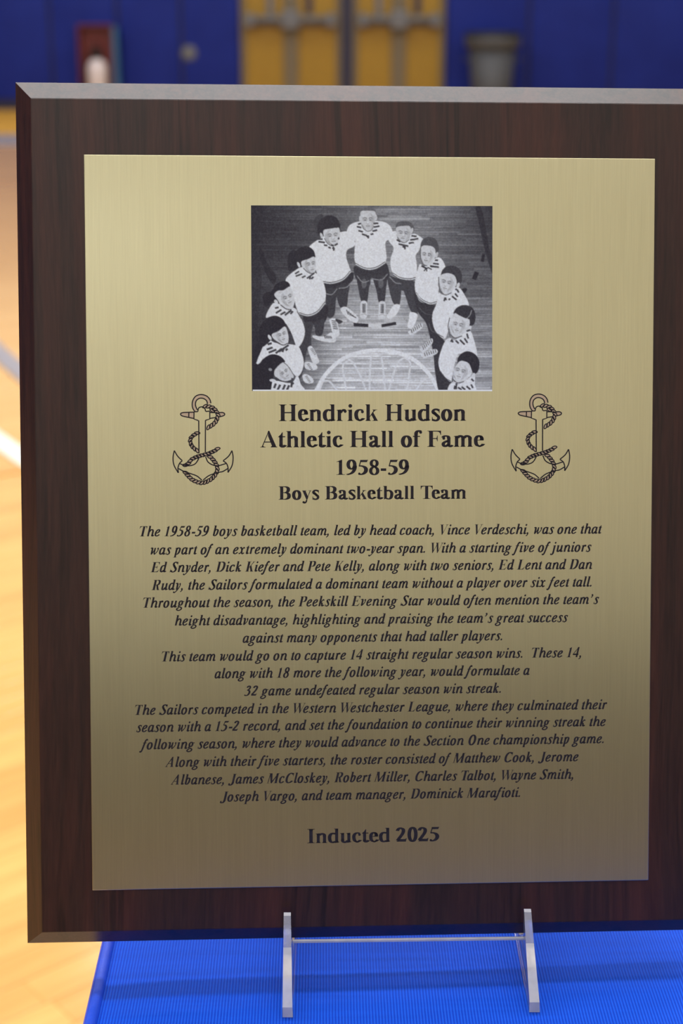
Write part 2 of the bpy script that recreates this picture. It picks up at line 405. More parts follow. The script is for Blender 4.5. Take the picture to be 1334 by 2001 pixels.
def FL(x0, s0, s1, y):
    """flag serif at the top left of a stem"""
    return P((x0,y-12),(s1,y+6),(s1,y-80),(s0,y-80),(s0,y-52),(s0-12,y-34),(x0,y-31))
def stem(x0, x1, y0, y1): return R(x0, y0, x1, y1)

def bold():
    G = {}
    G['H'] = (778, stem(98,254,0,676)+stem(524,680,0,676)+R(250,318,530,368)+SF(21,333,98,254,0)+SF(21,333,98,254,676,-1)+SF(445,759,524,680,0)+SF(445,759,524,680,676,-1))
    G['I'] = (389, stem(117,273,0,676)+SF(20,370,117,273,0)+SF(20,370,117,273,676,-1))
    G['A'] = (722, P((340,690),(385,690),(655,60),(640,19),(475,19),(490,60),(330,470))+P((300,560),(340,690),(350,600),(130,60),(88,60))+P((60,19),(200,19),(150,45),(128,75),(160,160),(130,150),(88,60))+R(180,200,450,242)+R(9,0,240,19)+R(440,0,709,19)+P((440,19),(709,19),(665,38),(480,62)))
    G['F'] = (611, stem(97,253,0,676)+SF(16,352,97,253,0)+R(16,657,583,676)+P((16,676),(97,676),(97,600),(80,648))+P((583,676),(583,498),(562,498),(540,570),(495,622),(420,640),(253,640),(253,676))+R(250,330,400,368)+P((400,368),(425,470),(445,470),(445,230),(425,230),(400,330)))
    G['B'] = (667, stem(97,253,0,676)+SF(16,253,97,253,0)+SF(16,253,97,253,676,-1)+R(200,642,340,676)+R(200,338,370,370)+R(200,0,360,34)+N([(330,659),(430,640),(492,585),(505,515),(485,430),(430,375),(340,354)],158,34)+N([(330,354),(440,342),(520,275),(535,180),(515,95),(440,36),(330,17)],165,34))
    G['T'] = (667, stem(256,412,0,676)+SF(140,528,256,412,0)+R(40,638,628,676)+P((31,676),(35,492),(56,492),(75,570),(120,622),(190,640),(60,676))+P((636,676),(632,492),(611,492),(592,570),(547,622),(477,640),(607,676)))
    G['1'] = (500, stem(178,322,0,610)+P((65,600),(300,690),(322,690),(322,560),(178,560),(178,580),(165,597),(140,600),(70,585))+SF(65,442,178,322,0))
    G['9'] = (500, O(238,466,217,222,145,28)+N([(395,420),(388,300),(330,160),(220,60),(40,6)],150,34)+P((28,-13),(28,5),(150,60),(230,110),(220,40),(120,5)))
    G['8'] = (500, O(250,520,196,168,125,30)+O(250,176,224,190,135,30)+P((140,420),(280,330),(400,250),(395,330),(330,385),(180,470)))
    G['5'] = (500, P((130,688-12),(430,676),(478,688),(425,575),(155,575),(115,575))+P((140,676),(110,570),(60,395),(75,385),(110,400),(160,575),(170,676))+N([(75,400),(190,400),(320,355),(383,255),(365,140),(280,50),(170,16),(70,30)],165,40)+D(85,50,52))
    G['2'] = (500, N([(48,520),(110,620),(200,650),(310,600),(330,500),(290,380),(200,250),(60,60)],150,50)+P((17,0),(445,0),(480,165),(460,165),(425,125),(385,118),(120,118),(17,20)))
    G['0'] = (500, O(250,338,226,351,150,26))
    G['-'] = (333, R(44,171,287,287))
    G['o'] = (500, O(251,230,226,243,150,28))
    G['e'] = (444, N([(330,290),(340,350),(300,430),(225,459),(150,430),(97,340),(92,230),(110,120),(170,45),(270,30),(350,60),(408,120)],140,30)+R(110,262,412,292)+N([(352,272),(345,360),(300,430),(225,459)],125,28)+P((120,62),(170,8),(235,-13),(300,-6),(365,32),(420,100),(404,114),(340,70),(285,58),(230,62),(190,90)))
    G['c'] = (444, N([(345,430),(250,459),(150,420),(98,320),(95,215),(125,100),(190,40),(290,36),(400,110)],142,30)+D(348,372,60,62)+P((110,70),(160,8),(230,-13),(300,-6),(370,32),(425,96),(406,114),(345,72),(285,60),(235,66),(190,95)))
    G['n'] = (556, FL(21,66,205,461)+stem(66,205,0,440)+SF(21,250,66,205,0)+N([(185,365),(250,425),(330,440),(405,400),(420,300)],138,50)+stem(351,490,0,330)+SF(305,538,351,490,0))
    G['m'] = (833, FL(21,66,205,461)+stem(66,205,0,440)+SF(21,250,66,205,0)+N([(170,370),(245,440),(325,445),(395,390),(398,300)],138,62)+stem(329,468,0,330)+SF(290,508,329,468,0)+N([(440,370),(515,440),(600,445),(680,390),(684,300)],138,62)+stem(615,754,0,330)+SF(575,799,615,754,0))
    G['h'] = (556, P((15,676),(205,676),(205,600),(66,600),(66,630),(50,650),(15,657))+stem(66,205,0,650)+SF(15,250,66,205,0)+N([(185,365),(250,425),(330,440),(405,400),(420,300)],138,50)+stem(351,490,0,330)+SF(305,538,351,490,0))
    G['r'] = (444, FL(21,66,205,461)+stem(66,205,0,440)+SF(21,268,66,205,0)+N([(190,330),(240,410),(310,445),(380,430)],90,62)+D(370,395,62,68))
    G['d'] = (556, P((300,676),(488,676),(488,600),(349,600),(349,630),(335,650),(300,657))+stem(349,488,0,650)+N([(360,410),(270,455),(180,435),(108,340),(98,225),(120,100),(190,22),(275,15),(365,70)],146,34)+P((349,60),(349,-14),(365,-14),(534,24),(534,44),(500,48),(488,70),(488,120)))
    G['u'] = (556, FL(16,64,203,461)+stem(64,203,110,440)+N([(133,160),(138,70),(205,18),(290,30),(375,95)],138,60)+FL(300,349,488,461)+stem(349,488,40,440)+P((349,90),(349,-14),(365,-14),(537,24),(537,44),(500,48),(488,70),(488,120)))
    G['i'] = (278, FL(16,66,205,461)+stem(66,205,0,440)+SF(16,255,66,205,0)+D(135,613,77))
    G['l'] = (278, P((16,676),(205,676),(205,600),(66,600),(66,630),(50,650),(16,657))+stem(66,205,0,650)+SF(16,255,66,205,0))
    G['k'] = (556, P((22,676),(206,676),(206,600),(67,600),(67,630),(50,650),(22,657))+stem(67,206,0,650)+SF(22,250,67,206,0)+P((195,180),(215,165),(420,430),(370,440))+R(310,442,505,461)+P((330,445),(480,445),(430,425),(380,390),(340,425))+P((250,275),(345,345),(500,60),(520,19),(350,19),(370,50))+R(305,0,543,19))
    G['s'] = (389, N([(110,345),(195,262),(285,180)],118,92)+N([(330,420),(245,460),(150,458),(85,400),(95,320),(190,255),(290,190),(310,100),(255,25),(165,12),(70,40)],112,56)+P((40,163),(30,-8),(50,-5),(75,15),(130,15),(75,80),(60,163))+P((330,315),(350,315),(350,468),(332,465),(300,445),(260,445),(310,390)))
    G['t'] = (333, stem(67,206,80,461)+P((20,418),(67,418),(206,418),(310,418),(310,461),(206,461),(206,630),(188,630),(120,530),(20,435))+N([(136,120),(142,55),(190,22),(250,35),(318,95)],138,50))
    G['f'] = (333, stem(71,210,0,520)+SF(14,272,71,210,0)+R(14,418,310,461)+N([(140,500),(150,600),(205,660),(285,668),(330,645)],138,46)+D(330,608,60,60))
    G['a'] = (500, N([(75,385),(120,440),(200,455),(290,430),(318,340)],135,40)+stem(250,385,70,345)+D(108,355,60,58)+N([(320,260),(190,215),(105,160),(92,90),(130,35),(210,35),(320,110)],128,60)+N([(318,100),(340,30),(400,20),(475,70)],110,50))
    G['b'] = (556, P((17,676),(206,676),(206,600),(67,600),(67,630),(50,650),(17,657))+stem(67,206,30,650)+P((67,40),(67,-14),(85,-14),(140,28),(206,60))+N([(190,400),(270,452),(370,425),(445,330),(450,220),(420,90),(350,15),(250,14),(170,50)],146,34))
    G['y'] = (500, P((35,445),(190,445),(325,120),(275,-20),(235,-20))+R(16,442,240,461)+P((20,461),(240,461),(185,430),(60,430))+R(330,442,482,461)+P((400,445),(440,445),(250,-40),(190,-160),(120,-205),(150,-150),(225,-30))+N([(250,-30),(200,-140),(130,-165),(90,-140)],60,60)+D(95,-138,62,58))
    return G

def slanted():
    G = {}; S = .27
    a_, b_ = 122, 32
    def en(x, y=430): # entry hook at the top of a stem whose left edge is x
        return P((x-78,y-52),(x-70,y-62),(x-25,y-22),(x+5,y-30),(x+5,y+10),(x-20,y+12))
    def ex(x, w=118): # exit tail of a stem whose left edge is x
        return N([(x+w/2,110),(x+w/2+2,45),(x+w/2+42,20),(x+w+62,78)],w,36)
    def st(x, y0=90, y1=450, w=118): return P((x-6,y0),(x+w+8,y0),(x+w+8,y1+8),(x-6,y1-14))
    def stf(x, y0, y1, w=118): return stem(x-7, x+w+9, y0, y1)
    G['i'] = (278, en(5)+st(5)+ex(5)+D(72,612,66))
    G['l'] = (278, P((-60,690),(-60,672),(-15,664),(0,640),(0,600),(118,600),(118,699))+stf(0,90,650)+ex(0))
    G['n'] = (556, en(5)+st(5,0)+N([(80,280),(150,400),(225,440),(300,425),(345,350)],98,52)+stf(290,90,370,116)+ex(290,116))
    G['m'] = (778, en(5)+st(5,0)+N([(80,280),(140,400),(205,440),(270,425),(305,350)],98,52)+stf(255,0,370,112)+N([(330,280),(390,400),(455,440),(520,425),(560,350)],98,52)+stf(508,90,370,112)+ex(508,112))
    G['h'] = (556, P((-60,690),(-60,672),(-15,664),(0,640),(0,600),(118,600),(118,699))+stf(0,0,650)+N([(80,280),(150,400),(225,440),(300,425),(345,350)],98,52)+stf(290,90,370,116)+ex(290,116))
    G['r'] = (389, en(5)+st(5,0)+N([(70,260),(135,380),(195,430),(245,425)],60,60)+D(235,398,56,60))
    G['u'] = (556, en(5)+st(5,110)+N([(64,140),(75,50),(130,22),(210,70),(300,180)],112,48)+stf(270,90,455)+ex(270))
    bowl = [(250,400),(180,446),(95,420),(30,330),(15,220),(25,100),(75,25),(150,30),(260,150)]
    G['a'] = (500, N(bowl,112,34)+stf(230,90,455)+ex(230))
    G['d'] = (500, N(bowl,112,34)+P((150,690),(150,672),(205,664),(230,640),(230,600),(348,600),(348,699))+stf(230,90,650)+ex(230))
    G['g'] = (500, O(150,290,168,166,112,28)+R(255,370,400,420)+N([(70,150),(30,90),(85,50),(200,20),(285,-40),(270,-130),(160,-190),(30,-185),(-40,-130),(-10,-60),(90,-10)],88,50))
    G['q'] = (500, N(bowl,112,34)+stf(230,-205,455))
    G['o'] = (500, O(160,225,210,238,124,28))
    G['e'] = (444, N([(30,200),(140,225),(235,290),(262,375),(220,436),(130,425),(50,330),(15,200),(35,85),(95,25),(190,28),(320,120)],104,38)+stem(-45,0,150,240))
    G['c'] = (444, N([(265,420),(190,446),(100,420),(30,330),(15,210),(30,90),(90,22),(185,25),(320,115)],118,34)+D(258,380,54,56))
    G['s'] = (389, N([(75,350),(140,258),(200,165)],98,78)+N([(240,410),(180,440),(105,430),(60,370),(85,300),(160,225),(215,150),(205,60),(130,12),(45,25)],88,46)+P((-30,150),(-38,-5),(-15,0),(20,10),(60,10),(20,60),(-10,150))+P((255,310),(275,310),(290,462),(270,462),(240,440),(200,440)))
    G['t'] = (278, stf(0,90,440)+R(-62,408,180,449)+P((-30,440),(0,440),(118,440),(118,560),(100,570))+ex(0))
    G['b'] = (500, P((-60,690),(-60,672),(-15,664),(0,640),(0,600),(118,600),(118,699))+stf(0,50,650)+N([(60,300),(130,410),(215,435),(290,385),(300,280),(275,130),(200,30),(110,15),(50,70)],114,32))
    G['p'] = (500, en(5)+st(5,-190)+R(-75,-205,190,-186)+N([(60,300),(130,410),(215,435),(290,385),(300,280),(275,130),(200,30),(110,15),(50,50)],114,32))
    G['f'] = (333, N([(-150,-165),(-95,-185),(-40,-130),(10,60),(50,300),(100,560),(165,660),(235,655)],105,44)+R(-60,408,210,449)+D(225,625,44,46)+D(-145,-150,46,46))
    G['j'] = (278, en(5)+st(5,-30)+N([(64,20),(50,-110),(-20,-180),(-95,-165)],116,46)+D(-105,-140,42)+D(72,612,66))
    G['k'] = (500, P((-60,690),(-60,672),(-15,664),(0,640),(0,600),(118,600),(118,699))+stf(0,0,650)+N([(95,215),(170,330),(235,430),(305,430)],60,40)+D(305,405,42)+N([(130,240),(205,190),(230,90),(275,22),(380,80)],112,50))
    G['v'] = (444, N([(-30,400),(30,440),(75,400),(85,200),(85,20)],110,40)+N([(85,25),(180,110),(265,250),(285,380)],46,40)+D(262,395,62,64)+P((40,120),(60,-14),(90,-14),(140,60),(130,140)))
    G['w'] = (667, N([(-30,400),(30,440),(75,400),(85,200),(85,20)],106,40)+N([(85,25),(160,130),(240,300),(265,445)],44,40)+P((215,440),(320,455),(325,-14),(295,-14),(225,60))+N([(310,15),(400,110),(490,250),(515,380)],46,40)+D(488,398,60,62)+P((40,120),(60,-14),(90,-14),(140,60),(130,140)))
    G['x'] = (500, N([(-20,385),(50,440),(110,370),(150,225),(190,60),(250,15),(350,85)],92,44)+N([(300,430),(235,420),(160,250),(80,60),(10,20)],52,46)+D(300,400,46)+D(0,40,46))
    G['y'] = (444, N([(-30,400),(30,440),(78,400),(95,230),(100,0)],112,40)+N([(250,400),(285,330),(230,140),(110,-60),(0,-170),(-80,-180)],48,46)+D(255,400,55,60)+D(-85,-150,50))
    G['z'] = (389, R(0,380,280,449)+P((230,400),(280,400),(60,60),(0,60))+R(-20,0,260,70))
    G['T'] = (611, stf(170,0,669,140)+SF(70,410,170,310,0)+R(-40,638,450,669)+P((-60,669),(-75,500),(-55,500),(-30,575),(20,622),(90,640),(0,669))+P((475,669),(455,500),(435,500),(425,575),(390,622),(320,640),(440,669)))
    G['W'] = (889, P((-60,655),(80,655),(212,150),(185,-18),(145,-18),(-25,560))+P((185,-18),(155,-18),(345,540),(400,620),(390,540))+P((290,655),(430,655),(572,150),(545,-18),(505,-18),(325,560))+P((545,-18),(515,-18),(700,540),(715,655),(765,655))+R(-100,650,170,669)+R(255,650,520,669)+R(640,650,830,669))
    G['V'] = (667, P((-25,655),(120,655),(262,150),(235,-18),(195,-18),(10,560))+P((235,-18),(205,-18),(400,540),(415,655),(465,655))+R(-80,650,190,669)+R(340,650,535,669))
    def E(x=0): return stf(55,0,669,142)+SF(-35,190,55,197,0)+SF(-35,190,55,197,669,-1)
    G['E'] = (667, E()+R(190,636,500,669)+P((510,669),(500,500),(478,500),(455,580),(400,636),(300,640),(480,669))+R(190,320,330,355)+P((330,355),(370,440),(390,440),(380,240),(360,240),(330,320))+R(190,0,480,33)+P((480,0),(560,175),(538,175),(470,90),(400,40),(300,30),(300,0)))
    G['L'] = (611, E()+R(100,0,450,33)+P((440,0),(525,190),(503,190),(430,95),(360,40),(280,30),(280,0))+R(100,650,290,669))
    G['D'] = (722, E()+R(190,0,300,32)+R(190,637,330,669)+N([(290,653),(420,630),(500,540),(520,400),(500,230),(420,90),(290,16)],140,34))
    G['P'] = (611, E()+R(100,0,290,19)+R(190,637,310,669)+R(190,302,310,330)+N([(290,653),(390,630),(430,560),(430,450),(390,350),(290,316)],132,34))
    G['R'] = (667, E()+R(100,0,270,19)+R(190,637,310,669)+R(190,322,310,352)+N([(290,653),(400,630),(445,560),(440,460),(390,370),(290,337)],132,34)+P((240,335),(370,335),(480,60),(520,19),(350,19))+R(350,0,560,19))
    G['B'] = (667, E()+R(190,637,310,669)+R(190,325,330,355)+R(190,0,310,32)+N([(290,653),(390,635),(430,570),(425,470),(380,380),(290,342)],128,32)+N([(290,342),(420,310),(470,210),(440,90),(390,35),(280,16)],140,32))
    G['K'] = (667, E()+R(100,0,270,19)+R(110,650,280,669)+R(380,650,570,669)+P((190,270),(205,250),(500,640),(440,650))+P((230,330),(330,420),(500,60),(540,19),(350,19),(340,90))+R(330,0,580,19))
    G['A'] = (667, P((280,683),(355,683),(450,60),(480,19),(300,19),(320,60),(250,500))+P((285,683),(310,683),(300,560),(0,40),(-50,40))+R(90,205,350,240)+R(-110,0,100,19)+R(250,0,520,19)+P((-60,19),(60,19),(10,60)))
    G['M'] = (889, P((60,650),(100,650),(70,60),(30,20),(10,20))+P((40,650),(230,650),(330,180),(360,60),(290,-5),(255,-5))+P((290,-5),(330,-5),(700,650),(640,650),(300,110))+stf(555,0,660,142)+R(-50,0,150,19)+R(480,0,770,19)+R(-15,650,230,669)+R(600,650,800,669))
    G['J'] = (500, stf(190,60,669,142)+R(110,650,420,669)+N([(260,100),(245,10),(170,-70),(60,-85),(-10,-50)],140,44)+D(5,-15,58))
    G['S'] = (556, N([(150,480),(250,350),(350,235)],128,100)+N([(400,560),(350,640),(240,655),(150,600),(135,500),(200,410),(310,310),(370,200),(340,75),(230,8),(110,20),(30,120)],118,40)+P((425,470),(445,470),(455,685),(435,685),(415,655),(370,645),(400,580))+P((-15,210),(-40,-18),(-20,-18),(5,15),(60,20),(20,90),(5,210)))
    G['C'] = (667, N([(455,570),(400,640),(290,655),(160,590),(80,440),(60,290),(90,120),(190,25),(310,20),(420,70),(495,150)],142,38)+P((490,450),(515,450),(520,685),(500,685),(470,650),(430,640),(460,560)))
    G['O'] = (722, O(285,333,270,352,145,30))
    G['1'] = (500, stf(115,0,600,118)+P((30,575),(215,683),(233,683),(233,540),(115,540),(115,570),(90,585),(30,560))+SF(5,345,115,233,0))
    G['2'] = (500, N([(20,520),(80,620),(160,648),(255,600),(265,510),(225,390),(130,250),(-20,60)],122,48)+P((-60,0),(300,0),(360,155),(340,155),(300,118),(250,108),(50,108),(-60,20)))
    G['3'] = (500, N([(30,540),(90,630),(170,650),(245,600),(240,500),(170,410),(80,360)],112,44)+N([(90,370),(210,350),(275,260),(260,140),(180,40),(60,15),(-30,35)],122,42)+D(-25,45,44))
    G['4'] = (500, stf(200,0,683,108)+P((310,683),(240,683),(-65,230),(-65,145),(350,145),(350,240),(0,240),(215,560)))
    G['5'] = (500, P((80,669),(330,669),(385,690),(345,565),(100,565),(60,565))+P((80,669),(20,400),(40,385),(75,400),(120,565),(130,669))+N([(40,400),(150,395),(240,340),(280,240),(255,120),(160,30),(50,12),(-40,35)],128,44)+D(-30,50,44))
    G['8'] = (500, O(165,515,170,170,108,30)+O(155,170,200,185,114,30)+P((70,420),(200,330),(300,250),(300,330),(240,385),(110,470)))
    G['9'] = (500, O(160,460,190,222,122,28)+N([(290,430),(290,300),(235,150),(120,50),(-50,5)],120,36)+P((-75,-13),(-70,10),(30,50),(120,110),(110,40),(30,0)))
    G['-'] = (333, R(-15,166,240,282))
    G['.'] = (250, D(28,55,64))
    G[','] = (250, D(25,60,64)+N([(60,60),(55,-20),(10,-90),(-50,-130)],62,30))
    G["'"] = (333, D(60,610,62)+N([(95,610),(90,530),(50,470),(0,430)],62,30))
    return {k: (w, [[(x+S*y, y) for x, y in p] for p in ps]) for k, (w, ps) in G.items()}

BOOST[:] = [14, 20]; _b = bold(); BOOST[:] = [22, 26]; _s = slanted(); BOOST[:] = [0, 0]
FONTS = {'bold': _b, 'slant': _s}
def set_line(text, font):
    G = FONTS[font]; x = 0; polys = []; last = ''
    for ch in text:
        if ch == ' ': x += 250; last = ch; continue
        if last in 'TVW' and ch in 'aeiouy': x -= 95 if ch in 'aeou' else 45
        if last == 'F' and ch == 'a': x -= 25
        if last == 'P' and ch in 'ae': x -= 20
        last = ch
        w, ps = G[ch]
        polys += [[(px+x, py) for px, py in p] for p in ps]
        x += w
    return polys
# ---------------------------------------------------------------- the printed team photograph (flat print, painted in code)
def paint_photo():
    rs = np.random.RandomState(5)
    ZS = 2.668; X0, Y0, X1, Y1 = 26., 29., 1286., 999.
    W, H = 944, 727
    sx, sy = W/(X1-X0), H/(Y1-Y0)
    img = np.zeros((H, W))
    gx = np.interp(np.linspace(X0, X1, W), [27,250,500,750,1000,1285], np.arange(6))
    gy = np.interp(np.linspace(Y0, Y1, H), [30,250,450,650,850,1000], np.arange(6))
    T = np.array([[.13,.22,.33,.50,.45,.16],[.14,.2,.3,.5,.42,.22],[.2,.25,.5,.6,.38,.33],[.15,.2,.66,.70,.5,.45],[.1,.3,.73,.75,.66,.55],[.1,.3,.75,.76,.70,.62]])  # base tones of the print, silvery glare at upper centre painted in
    ix = np.clip(gx.astype(int), 0, 4); iy = np.clip(gy.astype(int), 0, 4)
    fx = (gx-ix)[None, :]; fy = (gy-iy)[:, None]
    A = T[np.ix_(iy, ix)]; B = T[np.ix_(iy, ix+1)]; C = T[np.ix_(iy+1, ix)]; D_ = T[np.ix_(iy+1, ix+1)]
    img[:] = (A*(1-fx)+B*fx)*(1-fy) + (C*(1-fx)+D_*fx)*fy
    y = 0                                                   # floor boards of the pictured gym
    while y < H:
        h = rs.randint(8, 12); x = -rs.randint(0, 200)
        while x < W:
            w = rs.randint(60, 260); v = rs.normal(0, .055)
            img[y:y+h, max(x,0):x+w] *= 1 + v*1.5
            img[y:y+h, max(x,0):max(x,0)+2] *= .9
            x += w
        img[y:y+2, :] *= .84
        for _ in range(7):
            a = rs.randint(0, W); b = a+rs.randint(20, 160)
            k = min(H-1, y+rs.randint(1, h)); img[k:k+2, a:b] *= rs.choice([.85, 1.17])
        y += h
    def poly(pts, v, smooth=True, al=1.):
        P_ = [((x-X0)*sx, (y-Y0)*sy) for x, y in pts]
        if smooth: P_ = [tuple(q) for q in cr(P_, True, 6)]
        P_ = np.array(P_)
        x0, y0 = np.maximum(np.floor(P_.min(0)).astype(int)-1, 0); x1, y1 = np.minimum(np.ceil(P_.max(0)).astype(int)+2, [W, H])
        if x1 <= x0 or y1 <= y0: return
        xs = np.arange(x0, x1)[None, :]+.5; ys = np.arange(y0, y1)[:, None]+.5
        ins = np.zeros((y1-y0, x1-x0), bool)
        for i in range(len(P_)):
            (ax, ay), (bx, by) = P_[i-1], P_[i]
            if ay == by: continue
            c = (ay > ys) != (by > ys)
            ins ^= c & (xs < (bx-ax)*(ys-ay)/(by-ay)+ax)
        reg = img[y0:y1, x0:x1]
        reg[ins] = reg[ins]*(1-al) + v*al
    def line(pts, w, v, al=1.):
        C = cr([(float(a), float(b)) for a, b in pts], False, 6) if len(pts) > 2 else [Vector(p) for p in pts]
        m = len(C); L = []; Rr = []
        for i in range(m):
            t = C[min(i+1, m-1)]-C[max(i-1, 0)]; n = Vector((-t.y, t.x)).normalized()*w/2
            L.append(tuple(C[i]+n)); Rr.append(tuple(C[i]-n))
        for i in range(m-1): poly([L[i], Rr[i], Rr[i+1], L[i+1]], v, False, al)
    def ell(cx, cy, rx, ry, v, ang=0, al=1.):
        c, s = math.cos(math.radians(ang)), math.sin(math.radians(ang))
        poly([(cx+c*rx*math.cos(t*PI/8)-s*ry*math.sin(t*PI/8), cy+s*rx*math.cos(t*PI/8)+c*ry*math.sin(t*PI/8)) for t in range(16)], v, False, al)
    OR = {'A': (485,395), 'B': (645,395), 'C': (805,395), 'D': (485,520), 'E': (645,520), 'F': (805,520), 'G': (485,640), 'H': (805,640)}
    def t_(k, pts):
        ox, oy = OR[k]
        return [((ox-480+x/8.3375)*ZS, (oy-390+y/8.3375)*ZS) for x, y in pts]
    WH, DK, SK = .83, .17, .73
    def stripes(k, segs, w=26, v=.2):
        for s in segs: line(t_(k, s), w*ZS/8.3375, v)
    def face(cx, cy, rx, ry, ang, off=0., up=0.):
        """brows, eyes, nose and mouth on an already painted face"""
        c, s = math.cos(math.radians(ang)), math.sin(math.radians(ang))
        def q(u, v): u = (u+off)*rx; v = (v+up)*ry; return (cx+c*u-s*v, cy+s*u+c*v)
        sd = 1 if off <= 0 else -1                     # the side turned from the lamp is a little darker
        poly([q(sd*.35,-.75), q(sd*.95,-.3), q(sd*.9,.35), q(sd*.4,.85), q(sd*.55,.2), q(sd*.5,-.3)], .56, True, .45)
        poly([q(-.75,-.32), q(0,-.2), q(.75,-.32), q(.6,.06), q(.12,.0), q(-.12,.0), q(-.6,.06)], .5, True, .38)
        line([q(-.62,-.22), q(-.4,-.3), q(-.12,-.2)], 4, .38, .85); line([q(.14,-.2), q(.4,-.3), q(.62,-.22)], 4, .38, .85)
        line([q(-.5,-.04), q(-.22,-.03)], 5, .34, .8); line([q(.22,-.03), q(.48,-.04)], 5, .34, .8)
        line([q(.02,-.2), q(.04,.24)], 5, .84, .6); poly([q(-.2,.24), q(0,.33), q(.2,.24), q(0,.4)], .5, True, .7)
        line([q(-.28,.56), q(0,.54), q(.28,.56)], 4, .4, .8); line([q(-.14,.7), q(.14,.7)], 3, .6, .7)
        poly([q(-.95,.1), q(-.72,.66), q(-.25,.98), q(-.3,.8), q(-.68,.45)], .5, True, .45)
    # dark background shapes at the sides
    poly([(27,30),(90,30),(60,250),(80,420),(60,640),(60,1000),(27,1000)], .13, True, .5)
    poly([(1195,40),(1225,40),(1250,150),(1270,260),(1285,300),(1285,380),(1265,330),(1240,240),(1215,130)], .13, True, .8)
    poly([(1232,280),(1246,283),(1238,322),(1222,318)], .12, False); poly([(1192,370),(1214,378),(1198,416),(1176,410)], .12, False)
    poly([(1120,465),(1145,458),(1150,470),(1128,488)], .14)
    poly([(75,250),(110,330),(155,400),(140,440),(100,380),(70,300)], .12, True, .8)
    poly([(215,300),(250,260),(275,330),(240,370)], .12, True, .8); poly([(350,110),(395,75),(400,160),(370,190)], .2, True, .8)
    # painted ring and ship's-wheel spokes on the pictured floor, dark tape
    line([(352,1010),(415,905),(520,818),(680,783),(840,815),(945,900),(1012,1010)], 21, .84)
    for s in ([(398,945),(430,948),(480,1005)],[(395,948),(372,1005)],[(520,1005),(500,880),(512,850),(545,840),(590,915),(625,1005)],[(638,1005),(646,835),(660,812),(690,812),(705,835),(722,1005)],[(738,1005),(770,890),(790,845),(825,825),(852,850),(845,920),(835,1005)],[(880,1005),(905,960),(935,928)]): line(s, 10, .8)
    poly([(556,640),(633,646),(633,662),(558,658)], .15, False); poly([(702,648),(778,635),(780,650),(704,663)], .15, False); poly([(633,644),(702,646),(702,664),(633,662)], .78, False)
    # legs
    def leg(p, v=.2): poly(p, v)
    leg([(560,345),(600,360),(640,368),(690,355),(728,330),(745,390),(725,425),(695,425),(650,405),(640,445),(590,430),(565,400)], .18)
    leg([(578,400),(640,405),(636,470),(626,535),(600,535),(584,470)], .2); leg([(662,400),(728,395),(726,470),(716,535),(690,535),(676,470)], .2)
    ell(612, 435, 14, 26, .36, 0, .8); ell(700, 435, 14, 26, .36, 0, .8)
    line([(575,395),(605,428),(640,420)], 5, .5); line([(660,412),(705,415),(735,385)], 5, .5)
    for x, y, d in ((610,530,0),(706,532,0)):
        poly([(x-15,y),(x+15,y),(x+17,y+50),(x+16,y+80),(x,y+88),(x-20,y+80),(x-18,y+50)], .78)
        for k in range(6): line([(x-9,y+14+k*8),(x+10,y+12+k*8)], 3.6, .22); line([(x-9,y+14+k*8),(x+9,y+19+k*8)], 2, .25)
        line([(x-18,y+70),(x,y+63),(x+15,y+70)], 2, .5)
    leg([(398,430),(470,430),(548,378),(556,410),(530,440),(470,462),(460,485),(412,492),(400,470)], .16)
    leg([(414,470),(470,465),(464,530),(456,600),(424,612),(416,560)], .2); leg([(468,450),(532,432),(528,500),(520,556),(490,562),(470,510)], .2)
    line([(412,488),(445,492),(472,462)], 5, .5); line([(480,460),(520,455),(550,425)], 5, .5)
    poly([(488,568),(515,556),(560,588),(582,618),(570,640),(535,626),(505,596)], .8)
    for k in range(5): line([(520+k*10,572+k*9),(530+k*10,598+k*4)], 4, .2)
    poly([(432,622),(462,618),(476,655),(483,700),(466,712),(446,690),(436,650)], .8)
    for k in range(5): line([(442+k*2,630+k*10),(466+k*2,632+k*10)], 4, .2)
    poly([(462,620),(500,632),(480,645)], .2)
    leg([(295,606),(360,592),(415,545),(424,590),(400,645),(350,650),(310,645)], .15); leg([(355,640),(402,620),(394,700),(362,704),(355,670)], .2); leg([(292,650),(345,640),(335,700),(335,762),(312,790),(290,900),(270,930),(268,780)], .2)
    poly([(345,706),(400,712),(440,690),(466,718),(455,742),(400,738),(352,722)], .8)
    for k in range(5): line([(404+k*8,706+k*1),(410+k*8,722)], 4, .2)
    for (ax, ay, bx, by) in ((318,770,372,850),(300,850,362,885),(290,915,342,955)):
        poly([(ax,ay),(ax+22,ay-6),(bx,by-25),(bx+3,by-2),(bx-25,by+3),(ax+6,ay+30)], .8)
        for k in range(5): line([(ax+12+k*5,ay+8+k*7),(ax+26+k*4,ay+4+k*7)], 3, .28)
    leg([(740,395),(800,412),(888,428),(885,470),(830,470),(808,470),(806,440),(760,440)], .2)
    leg([(738,400),(806,430),(806,480),(796,545),(768,542),(746,480)], .22); leg([(812,430),(884,430),(892,520),(890,596),(858,580),(830,505)], .22)
    line([(745,400),(775,430),(806,436)], 5, .5)
    poly([(768,545),(800,548),(785,590),(752,618),(730,606),(745,580)], .82); poly([(852,585),(888,592),(888,620),(862,668),(838,660),(846,620)], .84)
    leg([(876,470),(905,530),(990,548),(1004,600),(985,650),(1000,700),(1038,745),(1012,800),(1003,860),(1020,910),(1072,955),(1062,1000),(1006,1000),(984,900),(975,810),(958,720),(935,640),(898,590),(880,540)], .17)
    line([(900,560),(930,590),(985,600)], 4, .4, .6); line([(950,640),(965,680),(990,690)], 4, .42, .6)
